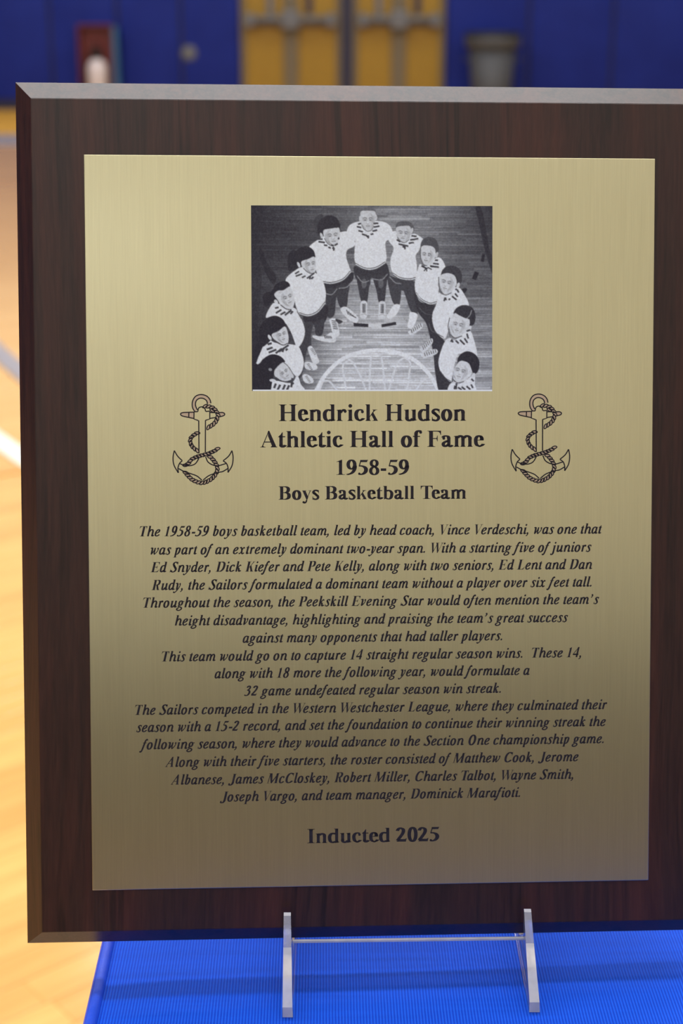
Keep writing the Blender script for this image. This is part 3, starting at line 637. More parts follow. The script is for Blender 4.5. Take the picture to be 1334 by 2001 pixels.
    for (ax, ay, bx, by) in ((908,655,850,692),(962,735,912,782),(985,790,918,812)):
        poly([(ax,ay-14),(ax+8,ay+10),(bx+14,by+12),(bx-6,by+2),(bx-2,by-12)], .78)
        for k in range(6):
            f = k/6; line([(ax+(bx-ax)*f-2,ay+(by-ay)*f-12),(ax+(bx-ax)*f+3,ay+(by-ay)*f+6)], 3.4, .22)
    def hem(p, n=2):
        line(p, 4, .25); line([(x+2, y+9) for x, y in p], 4.5, .22)
        line([(x+1, y+4.6) for x, y in p], 4, .9)
    # 1, top centre
    poly([(522,165),(535,135),(562,119),(600,112),(690,110),(738,126),(760,160),(752,200),(724,222),(729,290),(722,325),(680,352),(640,364),(600,354),(566,325),(562,270),(566,215),(545,215),(524,195)], WH)
    hem([(567,330),(605,350),(640,357),(680,348),(722,322)])
    line([(556,212),(566,232)], 6, .3)
    ell(592, 98, 6, 15, .72); ell(675, 92, 6, 15, .72)
    poly([(594,62),(596,50),(615,42),(655,42),(672,52),(674,70),(660,62),(610,62)], .34)
    poly([(596,62),(628,57),(670,62),(672,100),(664,135),(650,155),(632,162),(615,152),(600,130),(594,98)], .74)
    face(632, 108, 38, 52, 0)
    line([(600,130),(612,152),(632,164),(652,156),(664,136)], 4, .4)
    stripes('B', [((440,355),(490,343)),((420,395),(492,410)),((445,460),(520,480)),((505,515),(585,540)),((575,550),(620,560)),((600,535),(608,585)),((690,345),(770,340)),((698,402),(790,385)),((675,468),(752,450)),((645,522),(690,510))])
    # 2 and 7
    poly([(326,246),(385,200),(420,185),(480,170),(525,165),(552,190),(566,235),(525,262),(520,300),(536,350),(542,380),(500,418),(440,430),(392,426),(370,390),(350,330),(350,280)], WH)
    hem([(393,424),(440,430),(500,412),(541,370)])
    poly([(372,170),(376,120),(400,92),(440,82),(472,98),(488,130),(484,165),(470,150),(440,152),(408,158),(396,190)], .15)
    ell(391, 186, 7, 15, .74, -20)
    poly([(403,158),(440,150),(470,146),(484,150),(486,190),(478,222),(455,240),(435,236),(414,212),(402,185)], SK+.03)
    face(446, 190, 40, 48, -8, .1)
    line([(406,200),(422,226),(446,240),(470,232)], 4, .35)
    stripes('A', [((1120,600),(1200,600)),((1130,640),(1235,655)),((1220,695),(1275,702)),((1290,728),(1330,745))])
    stripes('B', [((0,690),(40,705)),((115,600),(135,575)),((60,700),(110,670)),((20,740),(60,760)),((40,720),(45,785))])
    poly([(738,180),(770,162),(800,168),(850,180),(880,176),(926,208),(912,225),(900,262),(882,290),(888,340),(884,408),(850,416),(800,406),(765,385),(750,340),(752,300),(766,250),(742,215)], WH)
    hem([(762,380),(800,403),(850,410),(884,402)])
    poly([(778,150),(780,128),(800,112),(840,112),(868,130),(872,160),(860,170),(852,140),(820,135),(790,142)], .3)
    ell(862, 160, 7, 16, .72, 15)
    poly([(782,142),(820,135),(852,138),(858,175),(848,205),(825,220),(805,215),(788,195),(780,165)], SK)
    face(820, 176, 38, 44, 6, -.08)
    line([(786,195),(804,216),(826,221),(848,206)], 4, .38)
    stripes('B', [((1070,605),(1130,640)),((1100,675),(1260,710)),((1165,715),(1215,735)),((1200,700),(1205,760)),((1265,665),(1330,650)),((1290,610),(1334,600)),((1310,545),(1334,540))])
    stripes('C', [((0,545),(60,550)),((0,605),(90,585)),((0,655),(15,650))])
    # 3 and 8
    poly([(203,418),(262,362),(300,352),(356,378),(386,402),(404,440),(413,490),(403,545),(365,588),(320,603),(282,598),(258,560),(240,480)], WH)
    hem([(274,588),(320,599),(368,580),(408,532)])
    poly([(225,372),(215,320),(250,275),(285,248),(320,244),(348,262),(358,292),(352,302),(318,312),(290,322),(282,352),(262,345)], .13)
    ell(272, 338, 7, 16, .76, -25)
    poly([(286,322),(322,308),(352,296),(360,330),(357,375),(335,382),(312,372),(292,352)], SK+.03)
    line([(296,356),(318,376),(340,384),(356,378)], 4, .3)
    face(330, 340, 34, 46, -14, .2)
    stripes('D', [((750,120),(815,80)),((760,160),(865,120)),((860,180),(920,155)),((940,195),(1060,110)),((985,210),(1000,150)),((1010,205),(1045,170))], 24)
    poly([(905,332),(930,345),(1000,298),(1036,342),(1022,385),(1006,425),(1000,500),(990,540),(955,545),(905,520),(882,485),(877,430),(890,370)], WH)
    hem([(884,482),(910,514),(955,536),(996,528)])
    poly([(908,232),(920,205),(950,192),(985,203),(1002,240),(1000,270),(985,276),(975,248),(940,238),(912,248)], .26)
    ell(992, 285, 7, 16, .72, 15)
    poly([(912,244),(940,236),(978,248),(986,285),(970,325),(940,342),(918,328),(908,290)], SK+.03)
    face(944, 290, 34, 46, 10, -.15)
    line([(907,250),(908,300),(920,332),(942,344)], 4, .3)
    stripes('C', [((140,1030),(200,1060)),((280,1030),(425,1050)),((330,990),(425,1000)),((360,935),(410,940)),((200,1060),(240,1075))], 26)
    stripes('F', [((180,70),(225,20)),((205,10),(230,75)),((240,10),(310,45)),((290,0),(420,10))], 18)
    # 4 and 9
    poly([(100,612),(132,545),(160,540),(240,560),(262,575),(285,620),(303,680),(292,735),(262,768),(235,700),(200,640),(150,606)], WH)
    poly(t_('D', [(370,400),(440,290),(560,240),(640,262),(662,330),(560,385),(480,390),(410,455),(470,555),(440,575),(385,560),(300,650),(240,600),(228,470),(300,420)]), .12)
    poly(t_('D', [(410,460),(470,395),(560,385),(655,330),(700,400),(742,530),(725,640),(690,700),(600,690),(510,620),(470,555)]), SK+.04)
    ell(*t_('D', [(440,580)])[0], 9, 15, .78, -30)
    line(t_('D', [(510,625),(600,690),(690,705)]), 4.5, .25)
    face(*t_('D', [(610,520)])[0], 36, 46, -22, .22)
    stripes('D', [((420,680),(480,665)),((435,760),(525,705)),((510,785),(590,740)),((580,795),(680,720)),((640,740),(690,720)),((670,775),(715,730))], 28)
    line([(262,580),(285,620)], 4, .3)
    poly([(1002,482),(1030,492),(1100,452),(1142,500),(1160,552),(1110,580),(1070,620),(1050,690),(1032,722),(990,690),(970,640),(970,590),(990,540)], WH)
    line([(985,692),(1030,716)], 3.5, .25); line([(1002,400),(1004,450),(1020,485)], 4, .25)
    poly([(1010,405),(1022,365),(1050,342),(1090,345),(1120,372),(1124,420),(1108,440),(1096,430),(1086,396),(1050,380),(1020,388)], .2)
    ell(1104, 444, 8, 16, .76, 20)
    poly([(1012,392),(1050,380),(1086,394),(1096,435),(1070,478),(1040,492),(1016,476),(1006,430)], SK+.04)
    face(1048, 434, 38, 50, 14, -.18)
    line([(1010,470),(1036,494),(1070,482)], 4, .3)
    stripes('F', [((510,560),(530,500)),((545,545),(530,500)),((585,540),(610,520)),((640,480),(715,540)),((690,435),(735,490)),((725,370),(750,420)),((695,375),(720,360))], 26)
    # 5 and 10
    poly([(50,860),(72,795),(105,730),(150,745),(200,750),(262,760),(285,795),(297,850),(284,900),(262,922),(240,905),(190,850),(130,815)], WH)
    poly([(62,730),(72,660),(105,618),(150,604),(188,622),(204,655),(198,668),(160,686),(135,700),(122,735),(95,760),(75,780),(40,870),(40,780)], .11)
    ell(120, 717, 8, 16, .78, -30)
    poly([(132,700),(165,684),(200,660),(216,700),(216,742),(195,756),(165,742),(138,722)], SK+.04)
    line([(134,722),(160,744),(190,757),(212,748)], 4.5, .22)
    face(180, 706, 32, 42, -20, .15)
    stripes('G', [((300,270),(365,250)),((285,355),(380,320)),((315,405),(440,355)),((430,415),(530,340)),((480,390),(640,280)),((540,395),(560,330)),((590,370),(620,340))], 32)
    poly([(1058,718),(1090,728),(1160,676),(1190,735),(1204,815),(1170,830),(1110,800),(1085,860),(1070,945),(1035,925),(1008,885),(1002,830),(1030,745)], WH)
    line([(1010,892),(1040,930),(1066,945)], 3.5, .25); line([(1060,612),(1052,660),(1062,712)], 4, .28)
    poly([(1080,592),(1098,560),(1138,546),(1180,562),(1196,605),(1188,645),(1168,655),(1158,640),(1166,622),(1135,612),(1110,600)], .16)
    line([(1176,572),(1166,600),(1150,616)], 4, .55)
    ell(1166, 668, 8, 16, .76, 20)
    poly([(1084,590),(1110,600),(1140,614),(1164,624),(1160,665),(1130,702),(1090,716),(1066,695),(1062,640)], SK+.04)
    face(1108, 654, 38, 48, 14, -.12)
    line([(1064,700),(1088,718),(1125,708)], 4.5, .28)
    stripes('H', [((620,225),(640,185)),((655,235),(640,190)),((700,200),(750,250)),((770,190),(850,270)),((845,165),(895,240)),((885,90),(910,170)),((880,50),(940,30))], 26)
    # 6 and 11
    poly([(118,1002),(140,945),(230,955),(262,915),(280,960),(294,1002)], WH)
    poly([(40,1000),(40,860),(62,860),(85,830),(128,806),(172,814),(198,840),(192,850),(160,878),(142,905),(130,960),(115,1000)], .1)
    poly([(142,905),(150,880),(190,846),(212,868),(242,912),(236,936),(200,946),(168,936),(150,925)], SK+.02)
    line([(150,925),(175,942),(205,948),(236,938)], 4.5, .2); line([(190,846),(215,868),(243,912)], 3.5, .3)
    ell(122, 885, 10, 8, .6, 20, .8); ell(134, 942, 17, 8, .78, 5)
    face(196, 902, 30, 38, -38, .05)
    stripes('G', [((400,985),(430,910)),((455,1020),(500,930)),((535,1030),(580,930)),((600,1035),(645,940)),((680,970),(700,820)),((670,880),(720,915))], 34)
    poly([(1058,1002),(1066,955),(1110,960),(1186,915),(1192,960),(1192,1002)], WH)
    poly([(1100,860),(1104,822),(1125,798),(1158,788),(1196,806),(1216,842),(1212,885),(1196,906),(1182,900),(1172,875),(1160,850),(1130,838),(1112,842)], .13)
    line([(1112,838),(1085,880),(1072,950)], 4.5, .22)
    ell(1184, 918, 9, 18, .78, 25)
    poly([(1108,844),(1132,840),(1160,852),(1176,890),(1170,915),(1135,944),(1100,950),(1080,935),(1078,890)], SK+.05)
    face(1122, 896, 40, 50, 16, -.18)
    line([(1078,935),(1100,953),(1135,947)], 4.5, .3)
    stripes('H', [((680,1000),(690,940)),((710,1000),(715,900)),((740,970),(800,1010)),((800,960),(860,1010)),((880,950),(945,1005)),((955,920),(985,980)),((960,830),(1000,870))], 28)
    lo = rs.normal(0, 1, (H//3+2, W//3+2)); lo = (lo+np.roll(lo, 1, 0)+np.roll(lo, 1, 1)+np.roll(lo, (1,1), (0,1)))/2
    lo = np.kron(lo, np.ones((3, 3)))[:H, :W]
    img = np.clip(img*(1+lo*.014)+lo*.008, 0, 1)
    # halve with a soft blur, add paper grain, tone
    k = np.array([1, 3, 4, 3, 1.]); k /= k.sum()
    pad = np.pad(img, 2, mode='edge')
    pad = sum(k[i]*pad[i:i+H, :] for i in range(5)); pad = sum(k[i]*pad[:, i:i+W] for i in range(5))
    small = pad[1::2, ::2][:363, :472]
    g = rs.normal(0, 1, small.shape); g = (g + np.roll(g, 1, 1) + np.roll(g, 1, 0))/1.7
    small = np.clip(small + g*.016, 0, 1)
    small[-3:, 2:] = .86
    dark = np.array([.016, .015, .028]); light = np.array([.72, .86, 1.0])
    t = np.clip(small[..., None]/.86, 0, 1.1)**2.0
    return dark*(1-t) + light*t          # linear rgb, row 0 on top
# ---------------------------------------------------------------- plaque
PX = Vector((0.99853942, 0.05260887, -0.01230144)); PUP = Vector((-0.00221054, 0.26727792, 0.96361695)); PN = Vector((0.05398271, -0.96218232, 0.26700383))
PUP = PN.cross(PX).normalized()
PC = Vector((0.01367585, 0.6353038, -0.22254716+ZC))           # centre of the metal plate's face
ZB = .1861                                                      # plate centre above the board's bottom edge
def ray(u, v):
    x, y, z = (u-667)/FPX, (1000.5-v)/FPX, -1.
    c, s = math.cos(PITCH), math.sin(PITCH)
    return Vector((x, -z*c+y*s, y*c+z*s))
def on_plate(u, v, off=0.):
    d = ray(u, v); o = PC + PN*off; k = ((o-Vector((0,0,ZC))).dot(PN))/d.dot(PN)
    p = Vector((0,0,ZC))+d*k-PC
    return p.dot(PX), p.dot(PUP)+ZB
plq = thing('plaque', 'large dark wood award plaque with engraved gold metal plate, on an acrylic stand', 'plaque')
rot = Matrix((PX, -PN, PUP)).transposed()
plq.matrix_world = Matrix.Translation(PC - PUP*ZB) @ rot.to_4x4()
PWH, PHH = .12379, .16006
# dark laminate
def wood(name, glow=False):
    m = M(name)
    v = m.coord((1, 1, 1))
    # grain runs up the board, drifting sideways
    dn = m.n('ShaderNodeTexNoise'); dn.inputs['Scale'].default_value = 5; dn.inputs['Detail'].default_value = 2; m.l(m.coord((1.2, 1, .45)), dn.inputs['Vector'])
    off = m.n('ShaderNodeVectorMath', operation='SCALE'); off.inputs[3].default_value = .035; m.l(dn.outputs['Color'], off.inputs[0])
    add = m.n('ShaderNodeVectorMath', operation='ADD'); m.l(v, add.inputs[0]); m.l(off.outputs[0], add.inputs[1])
    def st(sx, sz):
        mp = m.n('ShaderNodeMapping'); mp.inputs['Scale'].default_value = (sx, sx, sz); m.l(add.outputs[0], mp.inputs['Vector']); return mp.outputs[0]
    broad = m.noise(st(38, 1.6), 1, 4, .6); fine = m.noise(st(330, 9), 1, 4, .7); pores = m.noise(st(900, 60), 1, 2, .6)
    c = m.ramp(broad, [(.30, (.0085, .0060, .0062)), (.46, (.021, .0078, .0068)), (.58, (.056, .0135, .0090)), (.76, (.098, .024, .014))])
    c = m.mix(.55, c, m.ramp(fine, [(.32, (.006, .004, .004)), (.6, (.040, .0145, .011))]))
    lines = m.ramp(m.noise(st(95, .9), 1, 3, .5), [(.0, (1,1,1)), (.32, (1,1,1)), (.37, (.35,.33,.36)), (.42, (1,1,1)), (1, (1,1,1))])
    c = m.mix(1., c, lines, 'MULTIPLY')
    c = m.mix(.18, c, m.ramp(pores, [(.4, (.004, .003, .003)), (.7, (.06, .03, .02))]))
    m.col(c); m.set(Roughness=.34); m.b.inputs['Specular IOR Level'].default_value = .36
    m.bump(pores, .12, .00015); return m.m
WOOD = wood('dark_laminate')
xo, xi = .1537, .1460; zt, zi = .1922+ZB, .1838+ZB; zb, zbi = 0., ZB-.1786
y0, y1, y2 = .0008, .0090, .0185
V = []
for (x, lo, hi, y) in ((xi, zbi, zi, y0), (xo, zb, zt, y1), (xo, zb, zt, y2)):
    V += [(-x, y, lo), (x, y, lo), (x, y, hi), (-x, y, hi)]
bd = bmesh.new(); vs = [bd.verts.new(p) for p in V]
for f in ((0,1,2,3),(4,5,1,0),(5,6,2,1),(6,7,3,2),(7,4,0,3),(8,9,5,4),(9,10,6,5),(10,11,7,6),(11,8,4,7),(11,10,9,8)): bd.faces.new([vs[k] for k in f])
fe = [e for e in bd.edges if all(v.co.y < .002 for v in e.verts)]
bmesh.ops.bevel(bd, geom=fe, offset=.00018, segments=2, affect='EDGES')
board = bmo('board', bd, WOOD, plq); board['label'] = 'dark mahogany board with bevelled edges'
# brushed gold plate
BRASS = M('brushed_gold_metal')
def _():
    m = BRASS; sv = m.coord((1400, 1400, 30)); s2 = m.coord((260, 260, 6))
    n1 = m.noise(sv, 1, 3, .7); n2 = m.noise(s2, 1, 3, .6); n3 = m.noise(m.coord((2500, 2500, 400)), 1, 2)
    c = m.ramp(n1, [(.3, (.61, .585, .375)), (.7, (.685, .66, .43))])
    c = m.mix(.35, c, m.ramp(n2, [(.3, (.61, .585, .375)), (.7, (.68, .655, .43))]))
    m.col(c); m.set(Metallic=1., Roughness=.34); m.b.inputs['Anisotropic'].default_value = .75
    r = m.n('ShaderNodeMapRange'); r.inputs[3].default_value = .28; r.inputs[4].default_value = .30; m.l(n1, r.inputs[0]); m.l(r.outputs[0], m.b.inputs['Roughness'])
    tg = m.n('ShaderNodeVectorTransform', vector_type='VECTOR', convert_from='OBJECT', convert_to='WORLD'); tg.inputs[0].default_value = (1, 0, 0); m.l(tg.outputs[0], m.b.inputs['Tangent'])
    m.bump(n3, .03, .00002)
_()
pb_ = box_bm(-PWH, 0, ZB-PHH, PWH, .0008, ZB+PHH, .00022, 2)
plate = bmo('metal_plate', pb_, BRASS.m, plq); plate['label'] = 'brushed gold engraved plate'
# print on the plate
INK = M('dark_ink'); INK.set(Roughness=.6); INK.b.inputs['Specular IOR Level'].default_value = .2; INK.col(INK.ramp(INK.noise(INK.coord((1,1,1)), 900, 2), [(.3, (.010, .009, .014)), (.7, (.022, .020, .028))]))
FILL = M('pale_ink'); FILL.set(Roughness=.45, Metallic=.6); FILL.col(FILL.ramp(FILL.noise(FILL.coord(), 600, 2), [(.3, (.46, .38, .28)), (.7, (.52, .43, .33))]))
def printed(name, polys, mat, y=-.00006):
    V = []; F = []
    for p in polys:
        b = len(V); V += [(x, y, z) for x, z in p]; F.append(list(range(b, len(V))))
    me = bpy.data.meshes.new(name); me.from_pydata(V, [], F); me.update(); 
    bm = bmesh.new(); bm.from_mesh(me)
    bmesh.ops.triangulate(bm, faces=[f for f in bm.faces if len(f.verts) > 4], ngon_method='EAR_CLIP')
    for f in bm.faces:
        f.normal_update()
        if f.normal.y > 0: f.normal_flip()
    bm.to_mesh(me); bm.free()
    return objm(name, me, mat, plate)
def text_line(text, font, xl, bl, xr, br, em_px):
    polys = set_line(text, font)
    xs = [p[0] for q in polys for p in q]; lo, hi = min(xs), max(xs)
    ax, az = on_plate(xl, bl); bx, bz = on_plate(xr, br); z = (az+bz)/2
    k = (bx-ax)/(hi-lo); v = em_px*.0002227/1000
    dz = (bz-az)/(hi-lo)
    return printed('text_line', [[(ax+(x-lo)*k, z+y*v) for x, y in q] for q in polys], INK.m)
for t in (("Hendrick Hudson",'bold',544.7,822.5,910,822.5,48),("Athletic Hall of Fame",'bold',508,873.6,947.7,873.6,47),("1958-59",'bold',657,927.6,799,927.6,43),
          ("Boys Basketball Team",'bold',544,975.5,910.5,975.5,38.5),("Inducted 2025",'bold',600,1647,858,1644,42),
    ("The 1958-59 boys basketball team, led by head coach, Vince Verdeschi, was one that",'slant',272.7,1047.8,1175.8,1043,29.5),
    ("was part of an extremely dominant two-year span. With a starting five of juniors",'slant',293.9,1083,1155.6,1078.7,29.5),
    ("Ed Snyder, Dick Kiefer and Pete Kelly, along with two seniors, Ed Lent and Dan",'slant',293.9,1118.3,1157,1111.8,29.5),
    ("Rudy, the Sailors formulated a dominant team without a player over six feet tall.",'slant',295.7,1152.5,1155.3,1146.7,29.5),
    ("Throughout the season, the Peekskill Evening Star would often mention the team's",'slant',279.5,1187,1170.3,1180.5,29.5),
    ("height disadvantage, highlighting and praising the team's great success",'slant',341.4,1222.7,1109.7,1215,29.5),
    ("against many opponents that had taller players.",'slant',473.8,1255.4,980.8,1251.7,29.5),
    ("This team would go on to capture 14 straight regular season wins.  These 14,",'slant',315.9,1292.4,1135,1284.2,29.5),
    ("along with 18 more the following year, would formulate a",'slant',419,1325.5,1034.8,1318.8,29.5),
    ("32 game undefeated regular season win streak.",'slant',476.7,1359.3,978.2,1354,29.5),
    ("The Sailors competed in the Western Westchester League, where they culminated their",'slant',263.7,1396.7,1185.8,1386,29.5),
    ("season with a 15-2 record, and set the foundation to continue their winning streak the",'slant',265.8,1430.2,1183.2,1419,29.5),
    ("following season, where they would advance to the Section One championship game.",'slant',271.6,1464,1179,1452.5,29.5),
    ("Along with their five starters, the roster consisted of Matthew Cook, Jerome",'slant',322,1498.2,1130,1487.8,29.5),
    ("Albanese, James McCloskey, Robert Miller, Charles Talbot, Wayne Smith,",'slant',332.8,1532.4,1119.6,1522.7,29.5),
    ("Joseph Vargo, and team manager, Dominick Marafioti.",'slant',428.8,1565.9,1015.7,1557.6,29.5)):
    text_line(*t)
# anchors wound with rope, line drawings printed left and right of the heading
def anchor(to_px, label):
    polys = []; fills = []
    def q(p): return on_plate(*to_px(p.x if hasattr(p, 'x') else p[0], p.y if hasattr(p, 'y') else p[1]))
    def line(pts, w=19, sm=True):
        for s in N([(x, -y) for x, y in pts], w, w, False, sm): polys.append([q((x, -y)) for x, y in s])
    def fill(pts): fills.append([q(p) for p in pts])
    ring = [(505,372),(470,310),(462,240),(480,170),(530,112),(612,92),(695,115),(748,170),(767,235)]
    inner = [(545,340),(522,290),(515,240),(530,190),(570,158),(612,150),(660,163),(697,195),(712,245)]
    for a in range(len(ring)-1):
        fills.append([q(ring[a]), q(ring[a+1]), q(inner[a+1]), q(inner[a])])
    line(ring); line(inner)
    line([(555,368),(558,335),(575,305),(612,292),(645,300),(670,325),(682,368)])
    fill([(272,410),(300,388),(410,382),(490,378),(490,482),(405,465),(300,440)])
    line([(555,370),(495,372)], sm=False); line([(492,372),(490,490),(560,515)], sm=False); line([(492,378),(410,381),(310,386),(272,408),(300,440),(405,464),(490,482)]); line([(408,382),(406,464)], sm=False)
    line([(684,368),(750,362)], sm=False); line([(748,366),(748,490),(678,512)], sm=False); line([(752,384),(835,386)], sm=False); line([(752,480),(842,466)], sm=False)
    fill([(905,390),(960,385),(993,410),(975,435),(905,452)]); line([(900,388),(955,384),(990,405),(975,435),(900,456)])
    line([(568,512),(572,1050)], sm=False); line([(678,510),(676,1035)], sm=False)
    for L in ([(170,1005),(150,1120),(165,1240),(235,1368)],[(170,1005),(225,1095),(300,1170)],[(300,1170),(255,1215),(230,1290),(238,1368)],
              [(1110,1005),(1128,1120),(1110,1250),(1045,1362)],[(1110,1005),(1055,1095),(965,1172)],[(965,1172),(1020,1215),(1045,1285),(1045,1362)],
              [(262,1218),(340,1245),(430,1250),(510,1220),(560,1150),(570,1115)],[(240,1298),(330,1345),(430,1378),(540,1420),(620,1488)],
              [(1012,1215),(890,1250),(800,1240),(720,1190),(680,1105)],[(1045,1295),(960,1345),(880,1362),(740,1410),(640,1484)]): line(L)
    def rope(pts, step=54, hl=46, hw=22, tilt=30, taper=False):
        C = cr(pts, False, 12); acc = 0; nxt = step*.4
        for i in range(1, len(C)):
            d = (C[i]-C[i-1]).length; acc += d
            if acc >= nxt:
                nxt += step; t = (C[i]-C[i-1]).normalized(); a = math.atan2(t.y, t.x)+math.radians(tilt)
                u = Vector((math.cos(a), math.sin(a))); w = Vector((-u.y, u.x)); c = C[i]
                P_ = [c-u*hl, c-u*hl*.45+w*hw*.95, c+u*hl*.45+w*hw*.8, c+u*hl, c+u*hl*.45-w*hw*.95, c-u*hl*.45-w*hw*.8]
                fill([tuple(p) for p in cr(P_, True, 3)])
                for s in N([(p.x, -p.y) for p in P_], 17, 17, True): polys.append([q((x, -y)) for x, y in s])
    rope([(650,282),(720,285),(800,312),(852,365),(882,425),(868,485),(835,545),(785,590),(735,620),(690,648)], tilt=-28)
    rope([(690,345),(790,352)])
    rope([(565,708),(510,738),(450,788),(430,850),(450,915),(490,965),(560,1015)], tilt=28)
    rope([(330,1255),(395,1215),(450,1152),(530,1110),(610,1085),(690,1065),(770,1035),(840,1000),(885,965)], tilt=28)
    rope([(740,1095),(790,1140),(835,1200),(866,1262),(868,1330),(832,1405),(775,1465),(700,1510),(620,1530),(540,1515),(460,1475),(400,1420),(350,1360)], tilt=-28)
    a = printed('anchor_emblem', polys, INK.m, -.0001); a['label'] = label
    printed('emblem_tint', fills, FILL.m, -.00004)
anchor(lambda x, y: (320+x/8.3375, 760+y/8.3375), 'left anchor wound with rope')
anchor(lambda x, y: (997+(320+x/8.3375-337)*.977, 770+(760+y/8.3375-771)*.985), 'right anchor wound with rope')
# team photograph
art = paint_photo(); H_, W_ = art.shape[:2]
def bil(u, v):
    a = Vector((490.2, 401.3)); b = Vector((961.8, 402.6)); c = Vector((961.2, 764.4)); d = Vector((492.2, 763.9))
    return (a*(1-u)+b*u)*(1-v) + (d*(1-u)+c*u)*v
P4 = [Vector(on_plate(*bil(u, v))) for u, v in ((0,0),(1,0),(1,1),(0,1))]
uu, vv = np.meshgrid((np.arange(W_))/(W_-1), (np.arange(H_))/(H_-1))
def lerp4(k): return (P4[0][k]*(1-uu)+P4[1][k]*uu)*(1-vv)+(P4[3][k]*(1-uu)+P4[2][k]*uu)*vv
co = np.zeros((H_*W_, 3)); co[:, 0] = lerp4(0).ravel(); co[:, 1] = -.00008; co[:, 2] = lerp4(1).ravel()
idx = np.arange(H_*W_).reshape(H_, W_)
fa = np.stack([idx[:-1, :-1], idx[1:, :-1], idx[1:, 1:], idx[:-1, 1:]], -1).reshape(-1, 4)
me = bpy.data.meshes.new('team_photograph'); me.vertices.add(len(co)); me.vertices.foreach_set('co', co.ravel())
me.loops.add(fa.size); me.loops.foreach_set('vertex_index', fa.ravel().astype(np.int32))
me.polygons.add(len(fa)); me.polygons.foreach_set('loop_start', (np.arange(len(fa))*4).astype(np.int32)); me.update(calc_edges=True)
ca = me.color_attributes.new('print', 'FLOAT_COLOR', 'POINT'); cc = np.ones((H_*W_, 4)); cc[:, :3] = art.reshape(-1, 3); ca.data.foreach_set('color', cc.ravel())
PH = M('printed_photograph'); at = PH.n('ShaderNodeVertexColor'); at.layer_name = 'print'; PH.col(at.outputs[0]); PH.set(Roughness=.5); PH.b.inputs['Specular IOR Level'].default_value = .12
ph = objm('team_photograph', me, PH.m, plate); ph['label'] = 'black and white photograph of a team standing in a ring'

# ---------------------------------------------------------------- acrylic stand
ACR = M('clear_acrylic'); ACR.set(Roughness=.04, IOR=1.49); ACR.b.inputs['Transmission Weight'].default_value = .93; ACR.b.inputs['Base Color'].default_value = (.93, .95, .98, 1)
ACRF = M('sawn_acrylic_edge'); ACRF.set(Roughness=.35, IOR=1.49); ACRF.b.inputs['Transmission Weight'].default_value = .45; ACRF.col(ACRF.ramp(ACRF.noise(ACRF.coord(), 160, 3), [(.3, (.56,.58,.63)), (.7, (.72,.73,.76))]))
ACRH = M('half_clear_acrylic_edge'); ACRH.set(Roughness=.22, IOR=1.49); ACRH.b.inputs['Transmission Weight'].default_value = .72; ACRH.col(ACRH.ramp(ACRH.noise(ACRH.coord(), 160, 3), [(.3, (.66,.70,.82)), (.7, (.82,.85,.95))]))
st = thing('plaque_stand', 'clear acrylic easel stand with two pointed side pieces holding up the plaque', 'stand', (0, 0, TZ))
def on_plane_y(u, v, y):
    d = ray(u, v); k = y/d.y; p = d*k; return p.x, p.z+ZC
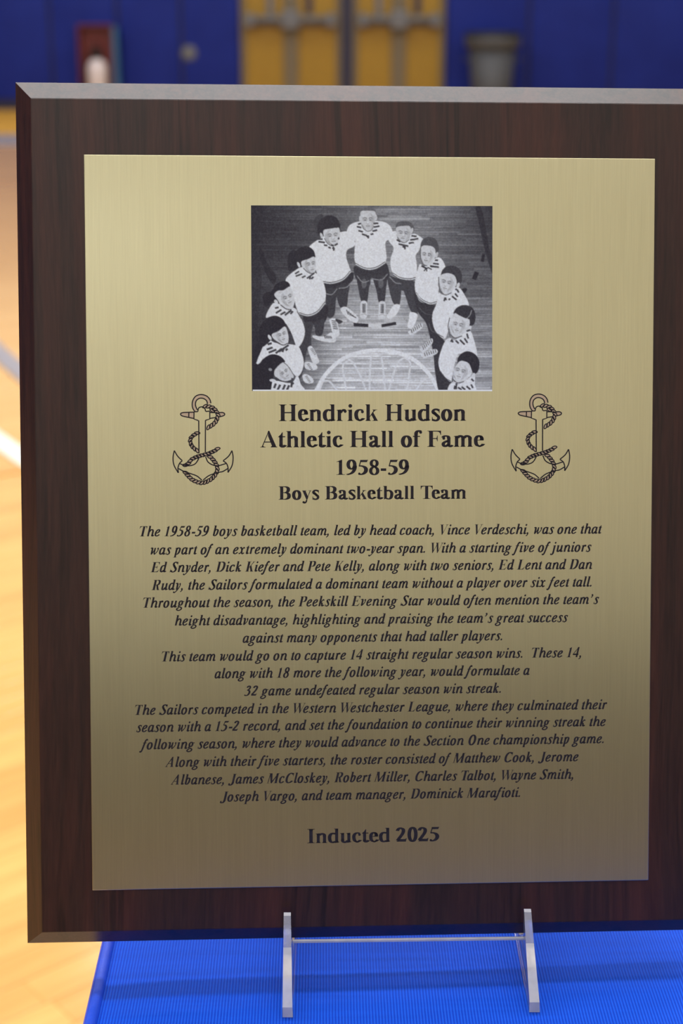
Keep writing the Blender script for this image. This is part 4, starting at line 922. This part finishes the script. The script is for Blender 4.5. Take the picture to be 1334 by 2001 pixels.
def side(u_top, v_top, u_foot, v_foot, wt, wf):
    d = ray(u_foot, v_foot); k = (TZ-ZC)/d.z; foot = d*k                    # toe on the cloth
    dp = ray(u_top, v_top); lx_ = (on_plate(u_top, v_top))                  # tip stands a little before the board
    tip_y = (PC + PN*.0050 + PX*lx_[0] - PUP*(ZB-lx_[1])).y
    tx, tz = on_plane_y(u_top, v_top, tip_y)
    fx, fy = foot.x, foot.y; h = tz-TZ
    def at(f): return fx+(tx-fx)*f                                          # centre drifts a little up the blade
    # profile in (y, z): toe, sloping front edge, tip, down the back of the hook, ledge, back post, base
    ly = tip_y + .0025
    s15 = math.tan(math.radians(15.5))
    bz = .0150
    prof = [(fy, 0), (fy-.0005, .0055), (fy+(tip_y-fy)*.67, h*.67), (tip_y-.0006, h-.0008), (tip_y+.0008, h), (tip_y+.002, h-.001), (ly-.0005, bz), (ly+.0178, bz-.0046), (ly+.0178+.080*s15, .090), (ly+.024+.080*s15, .090), (ly+.10, .006), (ly+.102, 0)]
    def half(z): f = min(max(z/h, 0), 1); return wf/2*(1-f)+wt/2*f
    bm = bmesh.new(); A = []; B = []
    for y, z in prof:
        f = min(max(z/h, 0), 1); cx = fx+(tx-fx)*f
        A.append(bm.verts.new((cx-half(z), y, z))); B.append(bm.verts.new((cx+half(z), y, z)))
    from mathutils.geometry import tessellate_polygon
    n = len(prof)
    for tri in tessellate_polygon([[Vector((y, z, 0)) for y, z in prof]]):
        bm.faces.new([A[k] for k in tri]); bm.faces.new([B[k] for k in reversed(tri)])
    fr = []
    for i in range(n):
        f_ = bm.faces.new((A[i], B[i], B[(i+1) % n], A[(i+1) % n]))
        if i in (1, 0, 3): fr.append(f_)
        if i == 2: f_.material_index = 2
    for f_ in fr: f_.material_index = 1
    o = bmo('side_piece', bm, ACR.m, st); o.data.materials.append(ACRF.m); o.data.materials.append(ACRH.m)
    return o, fx, ly
o1, xa, ya = side(561, 1785, 562, 1988, .0031, .0045)
o2, xb, yb = side(1030.5, 1778, 1044, 1978, .0031, .0046)
o1['label'] = 'left side piece'; o2['label'] = 'right side piece'
# cross bar joining them just under the board
q = [ray(570, 1839.5), ray(1005, 1833.5)]
yy = ya-.001
pa, pc = q[0]*(yy/q[0].y), q[1]*((yb-.001)/q[1].y)
bmb = bmesh.new()
V = []
for p in (pa, pc):
    z = p.z+ZC-TZ
    V.append([(p.x, p.y, z), (p.x, p.y+.0016, z-.0001), (p.x, p.y+.0016, z-.0010), (p.x, p.y, z-.0009)])
V[0] = [(xa+.0018, b, c) for a, b, c in V[0]]; V[1] = [(xb-.0022, b, c) for a, b, c in V[1]]
vs = [[bmb.verts.new(p) for p in r] for r in V]
for i in range(4): bmb.faces.new((vs[0][i], vs[0][(i+1) % 4], vs[1][(i+1) % 4], vs[1][i]))
bmb.faces.new(vs[0]); bmb.faces.new(vs[1][::-1])
bmo('cross_bar', bmb, ACRF.m, st)
